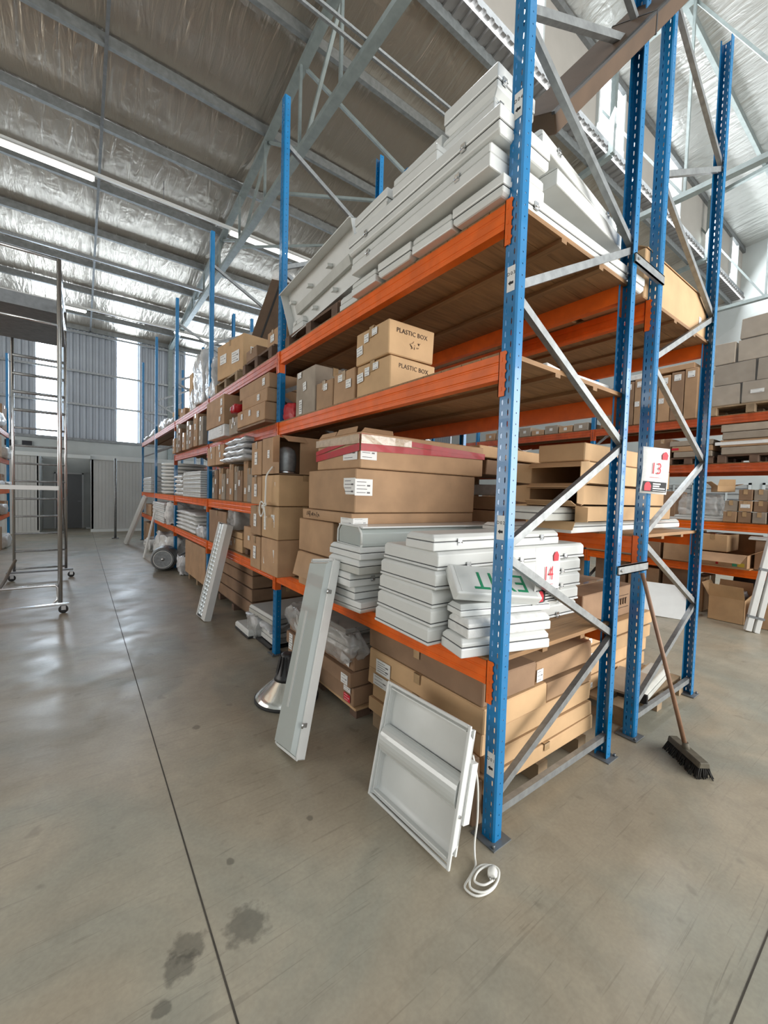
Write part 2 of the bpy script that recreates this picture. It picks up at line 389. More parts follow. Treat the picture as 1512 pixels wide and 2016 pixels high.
    structure(m.build('trim_9', 'corr_warm', fix=False), 'exposed end of the corrugated roof sheets')
    m = MB(); m.box(-8, 3.535, 9.12, 18, 3.55, 9.20); structure(m.build('window_7', 'window_sky'), 'daylight slit along the foot of the clerestory')
    m = MB(); m.box(-8, 3.50, 9.215, 18, 3.62, 9.34); structure(m.build('trim_10', 'galv_dark'))
    cw = [(1.2, 1.75), (4.55, 5.25), (7.25, 8.45), (10.7, 11.9), (14.2, 15.3), (16.5, 17.3)]
    xs = [-8.0]
    for a, b in cw: xs += [a, b]
    xs += [18.0]
    m = MB()
    for a, b in zip(xs[::2], xs[1::2]): m.box(a, 3.60, 9.25, b, 3.70, 11.0)
    structure(m.build('wall_clerestory', 'clerestory_panel'), 'beige flat panels between the clerestory windows')
    for i, (a, b) in enumerate(cw):
        m = MB(); m.box(a, 3.66, 9.3, b, 3.68, 10.9); structure(m.build('window_%d' % (8+i), 'window_sky'), 'tall clerestory window high above the racks')
        m = MB(); m.box(a, 3.54, 9.3, a+.05, 3.7, 10.9); m.box(b-.05, 3.54, 9.3, b, 3.7, 10.9); structure(m.build('trim_%d' % (20+i), 'frame_white'))
    def zu(y): return 10.95+0.12*(3.6-y)
    sheet('ceiling_upper', -14, 18, -8, 3.68, zu, 'foil_light', 1, 20)['label'] = 'pale foil insulation under the raised roof'
    m = MB(); m.box(-8, 3.52, 10.78, 18, 3.6, 10.92); structure(m.build('trim_11', 'galv_dark'))
    for y in (2.2, 0.5, -1.2, -2.9, -4.6):
        m = MB(); z = zu(y); m.prism([(y-.04, z-.16), (y+.04, z-.16), (y+.04, z-.13), (y-.03, z-.13), (y-.03, z), (y-.04, z)], -8, 18, lambda u, v, t: (t, u, v)); structure(m.build('purlin', 'steel_paint'))
    # trusses
    for xt in (1.5, 7.6, 13.7, -4.6):
        m = MB()
        zb = 7.35
        m.bar((xt, 18, zb), (xt, -6, zb), 0.14, 0.09)
        m.bar((xt, 18, roof_z(18)-.17), (xt, 3.4, roof_z(3.4)-.17), 0.14, 0.09)
        m.bar((xt, 3.4, roof_z(3.4)-.17), (xt, 3.4, 10.7), .1, .1)
        m.bar((xt, 3.4, 10.75), (xt, -6, 10.75+9.4*.12), 0.12, 0.09)
        ys = [17.0, 15.2, 13.65, 12.1, 10.4, 8.75, 7.15, 5.55, 4.2]
        for k, y in enumerate(ys):
            zt = roof_z(y)-.19
            m.bar((xt-.05, y, zb), (xt-.05, y, zt), 0.045, 0.045)
            if k % 2 == 0 and k+1 < len(ys): m.bar((xt+.03, y, zt), (xt+.03, ys[k+1], zb), 0.05, 0.05)
            elif k+1 < len(ys): m.bar((xt+.03, y, zb), (xt+.03, ys[k+1], roof_z(ys[k+1])-.19), 0.05, 0.05)
        for y in (2.0, 0.0, -2.0, -4.0):
            m.bar((xt, y, zb), (xt, y, 10.7+(3.4-y)*.12), .045, .045); m.bar((xt+.05, y, zb), (xt+.05, y+2, 10.7+(1.4-y)*.12), .045, .045)
        o = structure(m.build('roof_truss', 'steel_paint')); o['label'] = 'grey green painted steel roof truss'
        m = MB(); m.bar((xt, 17.9, 0), (xt, 17.9, 7.3), .15, .2); structure(m.build('column', 'steel_paint'))
    # light steel ties between the trusses
    for (x0, y0, z0, x1, y1, z1) in ((1.5, 6.9, 7.4, 7.6, 3.0, 7.4), (1.5, 5.6, 8.75, 3.2, 4.9, 7.4), (1.5, 9.2, 7.4, 4.6, 8.7, 8.4)):
        m = MB(); m.bar((x0, y0, z0), (x1, y1, z1), .05, .05); structure(m.build('roof_tie', 'steel_paint'))
    m = MB(); m.bar((-14, 3.55, 7.43), (14, 3.55, 7.43), .035, .035); m.bar((-14, 3.68, 7.43), (14, 3.68, 7.43), .035, .035); structure(m.build('roof_tie', 'galv'))
    m = MB(); m.bar((-14, 12.1, 7.42), (14, 12.1, 7.42), .06, .07); structure(m.build('roof_tie', 'galv'))
    # bracing angle on the gable wall
    m = MB(); m.bar((17.9, -6, 6.6), (17.9, 18, 6.6), .06, .14); structure(m.build('trim_12', 'galv_dark'))
    # free standing steel post by the office
    p = empty('steel_post', (-0.62, 13.9, 0)); tag(p, 'slim steel post standing alone in front of the office wall', 'post')
    m = MB(); m.tube([(0, 0, 0.02), (0, 0, 2.45)], .035); m.build('post_tube', 'galv', p)
    m = MB(); m.box(-.09, -.09, 0, .09, .09, .02); m.build('base_plate', 'galv_dark', p)
    # three dark vents above the office roof line
    for k, x in enumerate((-4.05, -3.55, -3.1)):
        m = MB(); m.box(x, 17.93, 2.9, x+.26, 18.0, 3.1); tag(m.build('wall_vent', 'hole_dark'), ['left', 'middle', 'right'][k]+' of the small dark vents high on the far wall', 'vent', 'vents on the far wall')
shell()

# ceiling lights: batten fittings on a trunking
def ceiling_lights():
    for y, z, segs, nm in ((9.45, 7.85, [(-3.9, -1.25), (1.42, 3.75)], 'near'), (15.6, 7.22, [(-3.35, -1.3), (1.25, 3.2)], 'far')):
        t = empty('light_trunking', (0, y, z)); tag(t, 'long slim lighting trunking hung under the roof, %s row' % nm, 'trunking', 'lighting trunking rows')
        m = MB(); m.box(-13, -.03, 0.06, 5.5, .03, .12); m.build('channel', 'white_metal', t)
        for x in (-3, 0, 3):
            m = MB(); m.tube([(x, 0, .12), (x, 0, roof_z(y)-z-.05)], .006, 6); m.build('hanger', 'galv_dark', t)
        for i, (a, b) in enumerate(segs):
            r = empty('batten_light', (0, y, z)); tag(r, 'lit double tube batten light, %s row, %s' % (nm, ['left of the bridging rod' if a < 0 else 'to the right above the racks'][0]), 'ceiling light', 'lit ceiling battens')
            m = MB(); m.prism([(-.11, .0), (-.05, .06), (.05, .06), (.11, .0), (.10, -.005), (-.10, -.005)], a, b, lambda u, v, tt: (tt, u, v)); m.build('reflector', 'white_metal', r)
            for s in (-.045, .045):
                m = MB(); m.tube([(a+.03, s, -.028), (b-.03, s, -.028)], .019, 8); m.build('tube_lamp', 'tube', r)
ceiling_lights()

# ------------------------------------------------------------------ pallet racking
RL, RD, RG, RH, RW, RT = 2.6326, 1.1375, 0.3274, 5.30, 0.077, 0.056
Z4, Z3, Z2, Z1 = 2.911, 2.247, 1.453, 0.835
def upright_mesh(holes, H=RH, top=True):
    mb = MB(); bm = mb.bm; pitch = 0.05; n = int(H/pitch)
    prof = [(RT-.004, .010), (RT, .002), (.008, 0), (0, .008), (0, RW-.008), (.008, RW), (RT, RW-.002), (RT-.004, RW-.010)]
    def P(i, t): a, b = prof[i], prof[i+1]; return (a[0]+(b[0]-a[0])*t, a[1]+(b[1]-a[1])*t)
    def cell(i, t0, t1, z0, z1, w, h):
        a = P(i, t0); b = P(i, t1)
        if not w:
            mb.face([(*a, z0), (*b, z0), (*b, z1), (*a, z1)]); return
        c = ((a[0]+b[0])/2, (a[1]+b[1])/2); L = math.dist(a, b); e = ((b[0]-a[0])/L, (b[1]-a[1])/L); zc = (z0+z1)/2
        def q(u, v): return (c[0]+e[0]*u, c[1]+e[1]*u, zc+v)
        A, B, Cc, D = (*a, z0), (*b, z0), (*b, z1), (*a, z1)
        bl, br, tr, tl, bb, tt = q(-w/2, -h*.28), q(w/2, -h*.28), q(w/2, h*.28), q(-w/2, h*.28), q(0, -h/2), q(0, h/2)
        V = [bm.verts.new(p) for p in (A, B, Cc, D, bl, br, tr, tl, bb, tt)]
        for f in ((0, 4, 7, 3), (1, 2, 6, 5), (0, 1, 5, 8, 4), (3, 7, 9, 6, 2)): bm.faces.new([V[k] for k in f])
    for k in range(n):
        z0 = k*pitch; z1 = z0+pitch
        for i in range(len(prof)-1):
            if i == 3 and holes:
                cell(i, 0, .5, z0, z1, .0065, .030); cell(i, .5, 1, z0, z1, .0065, .030)
            elif i in (1, 5) and holes and k % 1 == 0: cell(i, 0, 1, z0, z1, .006, .008)
            elif not holes:
                if k == 0: mb.face([(*P(i, 0), 0), (*P(i, 1), 0), (*P(i, 1), H), (*P(i, 0), H)])
            else: cell(i, 0, 1, z0, z1, 0, 0)
    bmesh.ops.remove_doubles(bm, verts=bm.verts, dist=0.0004)
    bmesh.ops.recalc_face_normals(bm, faces=bm.faces)
    me = bpy.data.meshes.new('upright'); bm.to_mesh(me); bm.free(); me.materials.append(MATS['blue']); return me
UP_H = upright_mesh(True); UP_P = upright_mesh(False)
def beam_mesh(length, depth=0.05, h=0.112):
    # stepped box section, outer face at x=0, axis along y
    mb = MB()
    c = [(0, 0), (0, -.030), (.003, -.034), (.003, -.040), (0, -.044), (0, -.078), (.003, -.082), (.003, -.088), (0, -.092), (0, -h), (depth, -h), (depth, 0)]
    mb.prism(c, 0, length, lambda u, v, t: (u, t, v))
    bmesh.ops.recalc_face_normals(mb.bm, faces=mb.bm.faces)
    me = bpy.data.meshes.new('load_beam'); mb.bm.to_mesh(me); mb.bm.free(); return me
def connector_mesh():
    mb = MB()
    e = []
    n = 5; h = .2
    for i in range(n*6+1):
        z = .008-h*i/(n*6); e.append((-.034-.007*max(0, sin(i*pi/3.0)), z))
    poly = [(0, .008)]+e+[(0, .008-h)]
    mb.prism(poly, -.007, -.003, lambda u, v, t: (t, u, v))
    mb.box(-.007, -.004, .008-h, .05, .0, .008)
    for k in range(3):
        zc = -.02-.065*k
        mb.mi = 1; mb.box(-.0085, -.020, zc-.018, -.0068, -.013, zc)
    mb.mi = 0
    bmesh.ops.recalc_face_normals(mb.bm, faces=mb.bm.faces)
    me = bpy.data.meshes.new('end_connector'); mb.bm.to_mesh(me); mb.bm.free(); return me
CONN = connector_mesh()
def inst(name, me, parent, loc, scale=None, m=None):
    o = bpy.data.objects.new(name, me); COL.objects.link(o); o.parent = parent; o.location = loc
    if scale: o.scale = scale
    return o
def col_mesh(me, mats):
    c = me.copy(); c.materials.clear()
    for m in mats: c.materials.append(MATS[m])
    return c
BM = beam_mesh(RL-RW)
BEAMS = {k: col_mesh(BM, [k]) for k in ('orange', 'orange_old')}
CONNS = {k: col_mesh(CONN, [k, 'hole_dark']) for k in ('orange', 'orange_old')}
def solid_inst(o, t=.0025):
    md = o.modifiers.new('sheet', 'SOLIDIFY'); md.thickness = t; md.offset = -1
def bottom_plate(parent):
    m = MB(); m.box(-.035, -.03, 0, RT+.035, RW+.03, .006); m.tube([(-.02, -.014, .006), (-.02, -.014, .022)], .008, 6); return m.build('foot_plate', 'galv_dark', parent)
def brace_mesh(y, zz, dlen, side=1):
    pass
def rack(name, label, group, ox, oy, nb, levels, detailed=2, depth=RD, H=RH, hero=False, first_frame=0, old=False, flip=False):
    """levels: list per bay of beam top heights. ox: front web plane, oy: near flange of the first frame."""
    r = empty(name, (ox, oy, 0)); tag(r, label, 'pallet rack', group)
    for k in range(first_frame, nb+1):
        y = k*RL; me = UP_H if k < detailed else UP_P
        for back in (0, 1):
            u = inst('upright', me, r, (depth if back else 0, y, 0.004), (-1 if back else 1, 1, H/RH)); solid_inst(u)
            fp = bottom_plate(u); 
            if k == 0 and hero: fp.location.z = -0.004
        # bracing
        def brace(x0, z0, x1, z1):
            m = MB(); m.angle((x0, y+.045, z0), (x1, y+.045, z1), .042, .003, up=(0, 1, 0) if False else (0, 0, 1)); 
            m2 = MB(); p = Vector((x0, y+.018, z0)); q = Vector((x1, y+.018, z1)); d = (q-p).normalized(); n = Vector((-d.z, 0, d.x))
            w = .019
            c = [(-w, 0), (w, 0), (w, .030), (w-.003, .030), (w-.003, .003), (-w+.003, .003), (-w+.003, .030), (-w, .030)]
            m.bm.free()
            m2.prism(c, 0, (q-p).length, lambda u, v, t: p+d*t+n*u+Vector((0, v, 0)))
            m2.build('brace', 'galv', r)
        xa, xb = RT-.028, depth-RT+.028
        if k <= 3:
            brace(xa, .125, xb, .125)
            z = .20; s = 0
            while z+.58 < H:
                if s == 0: brace(xa, z, xb, z+.55)
                else: brace(xb, z+.0, xa, z+.55)
                z += .585; s ^= 1
                if abs(z-(.20+.585*6)) < .01 and k < 3: pass
            brace(xa, 3.68, xb, 4.12) if k == 99 else None
        else:
            brace(xa, .15, xb, .7); brace(xb, 1.3, xa, 1.9); brace(xa, 2.5, xb, 3.0); brace(xb, 3.1, xa, 3.7); brace(xa, 3.75, xb, 4.3)
    for b, lv in enumerate(levels):
        for z in lv:
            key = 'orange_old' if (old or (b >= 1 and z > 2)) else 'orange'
            for back in (0, 1):
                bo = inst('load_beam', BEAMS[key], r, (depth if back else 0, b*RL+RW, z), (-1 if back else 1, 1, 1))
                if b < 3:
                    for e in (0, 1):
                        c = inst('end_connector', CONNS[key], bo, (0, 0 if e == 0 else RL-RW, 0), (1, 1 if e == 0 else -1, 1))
    return r
def deck(ox, oy, b, z, label, depth=RD, seed=0, hero=False):
    rnd = random.Random(seed); m = MB(); y0 = oy+b*RL+.045; y1 = oy+(b+1)*RL+.03; y = 0; L = y1-y0
    while y < L-.02:
        w = min(rnd.uniform(.125, .145), L-y); m.box(0.003, y+.0015, -.010, depth-.003+rnd.uniform(-.012, .0), y+w-.0015, .012); y += w
    o = m.build('shelf_boards', ['wood'], None, loc=(ox, y0, z)); tag(o, label, 'shelf decking', 'timber decks of the racks')
    for x in (.40, .78):
        m = MB(); m.box(x, .0, -.030, x+.045, L-.01, -.0101); m.build('batten', 'wood_y', o)
    return o
rackD = rack('pallet_rack', 'nearest blue and orange pallet rack, full of light fittings and cartons, facing the aisle', 'blue and orange pallet racks', 0, 0, 5,
             [[Z1, Z3, Z4], [Z1, Z2, Z3, Z4], [Z1, Z2, Z3, Z4], [Z1, Z2, Z4], [Z1, Z2, Z4]], detailed=2, hero=True)
rackE = rack('pallet_rack', 'blue and orange pallet rack standing back to back behind the nearest one', 'blue and orange pallet racks', RD+RG, 0, 5,
             [[1.365, Z4]]+[[1.365, Z3, Z4]]*4, detailed=1)
X3 = 5.75
rackR = rack('pallet_rack', 'pallet rack across the right hand aisle, its long beams running across the picture', 'blue and orange pallet racks', X3, -2.75, 4,
             [[.72, 1.345, 2.17, 2.84]]*4, detailed=0, H=3.9)
rackL = rack('pallet_rack', 'pallet rack at the left edge, half hidden behind the steel ladder tower', 'blue and orange pallet racks', -4.14, 13.6-4*RL, 4,
             [[.83, 1.45, 2.2, 2.9]]*4, detailed=0, first_frame=3, H=5.0)
# row spacers tying the two racks together
for z in (1.178, 3.03):
    m = MB(); m.box(RD-.05, -.012, z-.028, RD+RG+.04, -.004, z+.028); m.box(RD-.05, -.012, z+.022, RD+RG+.04, .012, z+.028); m.box(RD-.05, -.012, z-.028, RD+RG+.04, .012, z-.022)
    o = m.build('row_spacer', 'galv', rackD)
    m = MB(); m.tube([(RD-.02, -.022, z), (RD-.02, -.004, z)], .009, 6); m.build('bolt', 'chrome', o)
nm = {Z1: 'lowest', Z2: 'second', Z3: 'third', Z4: 'top', 1.365: 'middle', .72: 'lowest', 1.345: 'second', 2.17: 'third', 2.84: 'top'}
bayn = ['nearest', 'second', 'third', 'fourth', 'farthest']
sd = 0
for b, lv in enumerate([[Z1, Z3, Z4], [Z1, Z2, Z3, Z4], [Z1, Z2, Z3, Z4], [Z1, Z2, Z4], [Z1, Z2, Z4]]):
    for z in lv: sd += 1; deck(0, 0, b, z, 'plank decking on the %s level, %s bay of the near rack' % (nm[z], bayn[b]), seed=sd)
for b, lv in enumerate([[1.365, Z4], [1.365, Z3, Z4], [1.365, Z4]]):
    for z in lv: sd += 1; deck(RD+RG, 0, b, z, 'plank decking on the %s level, %s bay of the rear rack' % (nm[z], bayn[b]), seed=sd)
for b in range(4):
    for z in (.72, 1.345, 2.17, 2.84): sd += 1; deck(X3, -2.75, b, z, 'plank decking, %s level of the far right rack, bay %s' % (nm[z], ['at the picture edge', 'beside the white leaning batten', 'behind the blue posts', 'behind the near rack'][b]), seed=sd)
# location labels on the front post
def location_label(z, s):
    m = MB(); m.box(-.0016, -.020, -.055, 0, .020, .055); o = m.build('location_label', 'paper', rackD, loc=(-.0005, .034, z)); o['label'] = 'white sticker reading %s with a black arrow' % s
    t = text_bm(s, .021, T(-.0018, 0, .022) @ FX, spacing=1.35); t.build('lettering', 'ink', o)
    a = MB(); a.prism([(.014, -.018), (.002, -.008), (.002, -.013), (-.013, -.013), (-.013, -.024), (.002, -.024), (.002, -.029)], -.0024, -.0017, lambda u, v, tt: (tt, u, v)); a.build('arrow', 'ink', o)
for z, s in ((3.30, 'D04'), (2.565, 'D03'), (1.465, 'D02'), (.365, 'D01')): location_label(z, s)

# ------------------------------------------------------------------ builders for the goods
def face_frame(face, dx, dy, dz):
    """returns (matrix placing a sticker drawn in local X right / Y up / Z out, width, height) for one side of a box centred on its base"""
    if face == 'w': return Matrix.Translation((-dx/2, 0, 0)) @ FX, dy, dz
    if face == 's': return Matrix.Translation((0, -dy/2, 0)) @ FY, dx, dz
    if face == 'e': return Matrix.Translation((dx/2, 0, 0)) @ Matrix(((0, 0, 1, 0), (1, 0, 0, 0), (0, 1, 0, 0), (0, 0, 0, 1))), dy, dz
    return Matrix.Translation((0, 0, dz)), dx, dy
def sticker(parent, face, D, u, v, w, h, m='paper', lines=3, rot=0, name='shipping_label', ink='print_grey', seed=1, off=.0022):
    M, fw, fh = face_frame(face, *D)
    cx = (u-.5)*fw; cy = v*fh if face != 't' else (v-.5)*fh
    L = M @ T(cx, cy, off) @ Matrix.Rotation(rot, 4, 'Z')
    mb = MB(); mb.box(-w/2, -h/2, -.0006, w/2, h/2, .0006, L)
    rnd = random.Random(seed)
    if lines:
        mb.mi = 1
        for i in range(lines):
            y = h*.32-i*h*.64/max(1, lines-1 if lines > 1 else 1); k = rnd.uniform(.45, .8)
            mb.box(-w*.40, y-h*.02, .0006, -w*.40+w*k, y+h*.02, .001, L)
            if i % 2: mb.box(w*.18, y-h*.05, .0006, w*.36, y+h*.05, .001, L)
    o = mb.build(name, [m, ink], parent); return o
def carton(x0, x1, y0, y1, z0, z1, label, mat_='card', rz=0, tape='x', st=(), group=None, crush=.006, cat='cardboard box', name='cardboard_box', tm='tape', seedv=None, sag=0):
    dx, dy, dz = x1-x0, y1-y0, z1-z0
    rnd = random.Random(seedv if seedv is not None else int((x0*131+y0*977+z0*3571)*100))
    mb = MB(); bm = mb.bm; n = 4
    # body as a subdivided shell so that sides can bow and corners can be soft
    bmesh.ops.create_cube(bm, size=1.0)
    bmesh.ops.subdivide_edges(bm, edges=bm.edges[:], cuts=3, use_grid_fill=True)
    off = Vector((rnd.uniform(0, 50), rnd.uniform(0, 50), 0))
    cj = {(sx, sy, sz): Vector((rnd.uniform(0, crush), rnd.uniform(0, crush), rnd.uniform(0, crush) if sz > 0 else 0)) for sx in (-1, 1) for sy in (-1, 1) for sz in (-1, 1)}
    for v in bm.verts:
        p = v.co.copy()
        q = Vector((p.x*dx, p.y*dy, (p.z+.5)*dz))
        for k, c in cj.items():
            w = max(0, (p.x*k[0]+.5))*max(0, (p.y*k[1]+.5))*max(0, (p.z*k[2]+.5))
            q.x -= k[0]*c.x*w; q.y -= k[1]*c.y*w; q.z -= c.z*w if k[2] > 0 else 0
        if sag:
            b = (1-(2*p.z)**2); q.x += math.copysign(sag*b*(1-(2*p.y)**2), p.x) if abs(p.x) > .49 else 0; q.y += math.copysign(sag*b*(1-(2*p.x)**2), p.y) if abs(p.y) > .49 else 0
        v.co = q
    o = mb.build(name, mat_, None, bevel=min(.006, dz*.06), loc=((x0+x1)/2, (y0+y1)/2, z0), rot=(0, 0, rz))
    tag(o, label, cat, group)
    D = (dx, dy, dz); tw = min(.05, min(dx, dy)*.3); e = .0016
    if tape:
        t = MB(); dr = min(.07, dz*.45)
        if tape == 'x':
            t.box(-dx/2-e, -tw/2, dz-.0005, dx/2+e, tw/2, dz+e)
            t.box(-dx/2-e, -tw/2, dz-dr, -dx/2+.0005, tw/2, dz+e); t.box(dx/2-.0005, -tw/2, dz-dr, dx/2+e, tw/2, dz+e)
        else:
            t.box(-tw/2, -dy/2-e, dz-.0005, tw/2, dy/2+e, dz+e)
            t.box(-tw/2, -dy/2-e, dz-dr, tw/2, -dy/2+.0005, dz+e); t.box(-tw/2, dy/2-.0005, dz-dr, tw/2, dy/2+e, dz+e)
        t.build('packing_tape', tm, o)
    for i, s in enumerate(st):
        sticker(o, s[0], D, *s[1:5], **(s[5] if len(s) > 5 else {}), seed=i+3)
    return o
def flap(parent, p, q, d, m='card', th=.004, name='flap'):
    """a hinged cardboard flap: hinge edge p-q, extended along vector d (local to the parent)"""
    p, q, d = Vector(p), Vector(q), Vector(d); n = (q-p).cross(d).normalized()*th
    mb = MB(); i = (q-p).normalized()*min(.012, (q-p).length*.08)
    A = [p, q, q+d-i, p+d+i]; V = [mb.bm.verts.new(a) for a in A]+[mb.bm.verts.new(a+n) for a in A]
    for f in ((0, 1, 2, 3), (7, 6, 5, 4), (0, 4, 5, 1), (1, 5, 6, 2), (2, 6, 7, 3), (3, 7, 4, 0)): mb.bm.faces.new([V[k] for k in f])
    return mb.build(name, m, parent)
def open_carton(x0, x1, y0, y1, z0, z1, label, mat_='card', opening='t', rz=0, group=None, angs=(40, -30, 60, 20), st=()):
    dx, dy, dz = x1-x0, y1-y0, z1-z0; t = .004; hx, hy = dx/2, dy/2
    mb = MB()
    walls = {'b': (-hx, -hy, 0, hx, hy, t), 't': (-hx, -hy, dz-t, hx, hy, dz), 'w': (-hx, -hy, 0, -hx+t, hy, dz), 'e': (hx-t, -hy, 0, hx, hy, dz), 's': (-hx, -hy, 0, hx, -hy+t, dz), 'n': (-hx, hy-t, 0, hx, hy, dz)}
    for k, b in walls.items():
        if k != opening: mb.box(*b)
    o = mb.build('open_cardboard_box', mat_, None, loc=((x0+x1)/2, (y0+y1)/2, z0), rot=(0, 0, rz)); tag(o, label, 'cardboard box', group)
    def vec(a, out, inn, L): a = radians(a); return (Vector(out)*cos(a)+Vector(inn)*sin(a))*L
    if opening == 't':
        L = min(dx, dy)*.48
        for (p, q, out), a in zip((((-hx, -hy, dz), (hx, -hy, dz), (0, -1, 0)), ((-hx, hy, dz), (hx, hy, dz), (0, 1, 0)), ((-hx, -hy, dz), (-hx, hy, dz), (-1, 0, 0)), ((hx, -hy, dz), (hx, hy, dz), (1, 0, 0))), angs):
            flap(o, p, q, vec(a, out, (0, 0, 1), L), mat_)
    elif opening == 'w':
        for (p, q, out), a, L in zip((((-hx, -hy, 0), (-hx, hy, 0), (0, 0, -1)), ((-hx, -hy, dz), (-hx, hy, dz), (0, 0, 1)), ((-hx, -hy, 0), (-hx, -hy, dz), (0, -1, 0)), ((-hx, hy, 0), (-hx, hy, dz), (0, 1, 0))), angs, (dz*.5, dz*.5, min(.15, dy*.3), min(.15, dy*.3))):
            flap(o, p, q, vec(a, out, (-1, 0, 0), L), mat_)
    for i, s in enumerate(st): sticker(o, s[0], (dx, dy, dz), *s[1:5], seed=i)
    return o
def fitting(cx, cy, z0, L, Wd, h, label, along='x', rz=0, flip=False, clips=2, group='white batten light fittings', m='white_metal', cham=.028, cat='light fitting', tilt=None, lens='white_plastic', split=.52):
    """weatherproof batten light: tray housing, bevelled diffuser and spring clips. Long axis local X."""
    rot = (0, 0, rz+(pi/2 if along == 'y' else 0))
    r = empty('batten_fitting', (cx, cy, z0), rot); tag(r, label, cat, group)
    if tilt: r.rotation_euler = tilt
    hs = h*split; a, b = L/2, Wd/2
    def Z(z): return h-z if flip else z
    mb = MB(); mb.box(-a, -b, min(Z(0), Z(hs)), a, b, max(Z(0), Z(hs)))
    mb.build('housing', m, r, bevel=.006, seg=2)
    d = MB(); c = cham; z1, z2, z3 = hs+.003, h-c*.75, h
    lv = [(a-.004, b-.004, z1), (a-.004, b-.004, z2), (a-c*.55, b-c*.9, z3)]
    rings = []
    for p, q, z in lv: rings.append([d.bm.verts.new((sx*p, sy*q, Z(z))) for sx, sy in ((-1, -1), (1, -1), (1, 1), (-1, 1))])
    for A, B in zip(rings, rings[1:]):
        for k in range(4): d.bm.faces.new((A[k], A[(k+1) % 4], B[(k+1) % 4], B[k]))
    d.bm.faces.new(rings[0][::-1]); d.bm.faces.new(rings[-1])
    d.build('diffuser', lens, r, bevel=.004)
    g = MB(); g.box(-a+.006, -b+.006, min(Z(hs), Z(z1)), a-.006, b-.006, max(Z(hs), Z(z1))); g.build('gasket', 'hole_dark', r)
    for s in (-1, 1):
        for k in range(clips):
            x = -a+L*(k+.5)/clips if clips > 2 else (-a+L*(.17 if k == 0 else .83))
            m2 = MB(); zc = Z(hs)
            m2.box(x-.014, s*b-(.005 if s < 0 else -.000), zc-.018, x+.014, s*b+(.005 if s > 0 else 0), zc+.018)
            m2.tube([(x-.013, s*(b+.007), zc-.004), (x+.013, s*(b+.007), zc-.004)], .004, 6); m2.build('clip', 'chrome', r)
    return r
def pallet(x0, x1, y0, y1, z0, label, h=.13, m='pallet_wood', along='y', group='timber pallets'):
    """boards run across 'along' runners"""
    r = empty('timber_pallet', ((x0+x1)/2, (y0+y1)/2, z0)); tag(r, label, 'pallet', group)
    dx, dy = (x1-x0)/2, (y1-y0)/2
    for k in range(3):
        mb = MB(); f = -1+k
        if along == 'y':
            x = f*(dx-.05); mb.box(x-.045, -dy, 0, x+.045, dy, .018)
            for yy in (-dy+.06, 0, dy-.06): mb.box(x-.045, yy-.06, .018, x+.045, yy+.06, h-.022)
        else:
            y = f*(dy-.05); mb.box(-dx, y-.045, 0, dx, y+.045, .018)
            for xx in (-dx+.06, 0, dx-.06): mb.box(xx-.06, y-.045, .018, xx+.06, y+.045, h-.022)
        mb.build('runner', m, r)
    n = 6; L = (dy if along == 'y' else dx)*2; w = L/n*.72
    for k in range(n):
        c = -L/2+L/n*(k+.5); mb = MB()
        if along == 'y': mb.box(-dx, c-w/2, h-.022, dx, c+w/2, h)
        else: mb.box(c-w/2, -dy, h-.022, c+w/2, dy, h)
        mb.build('deck_board', m, r)
    return r
def lumpy(x0, x1, y0, y1, z0, z1, label, m='bag_white', amp=.03, freq=6, name='wrapped_bundle', cat='wrapped bundle', group=None, rot=None, cuts=14, seedv=0):
    dx, dy, dz = x1-x0, y1-y0, z1-z0; mb = MB(); bmesh.ops.create_cube(mb.bm, size=1.0)
    bmesh.ops.subdivide_edges(mb.bm, edges=mb.bm.edges[:], cuts=cuts, use_grid_fill=True)
    for v in mb.bm.verts:
        p = v.co; q = Vector((p.x*dx, p.y*dy, (p.z+.5)*dz)); s = Vector((seedv*7.3+x0, seedv*3.1, z0))
        w = noise.noise_vector(q*freq+s)*amp+noise.noise_vector(q*freq*2.7+s)*amp*.45
        r = 1-.10*(abs(2*p.x)**6+abs(2*p.y)**6)*abs(p.z*2)**2
        q = Vector((q.x*r, q.y*r, q.z))+w
        q.z = max(0.0, q.z); v.co = q
    for f in mb.bm.faces: f.smooth = True
    o = mb.build(name, m, None, loc=((x0+x1)/2, (y0+y1)/2, z0), rot=rot); tag(o, label, cat, group); return o
def cord(pts, r, m, name, parent=None, label=None, cat=None, group=None, steps=6):
    """smooth tube through points (Catmull-Rom)"""
    P = [Vector(p) for p in pts]; out = []
    for i in range(len(P)-1):
        p0, p1, p2, p3 = P[max(i-1, 0)], P[i], P[i+1], P[min(i+2, len(P)-1)]
        for k in range(steps):
            t = k/steps; out.append(.5*((2*p1)+(p2-p0)*t+(2*p0-5*p1+4*p2-p3)*t*t+(3*p1-p0-3*p2+p3)*t**3))
    out.append(P[-1]); mb = MB(); mb.tube(out, r, 8); o = mb.build(name, m, parent)
    if label: tag(o, label, cat, group)
    return o
LB = dict

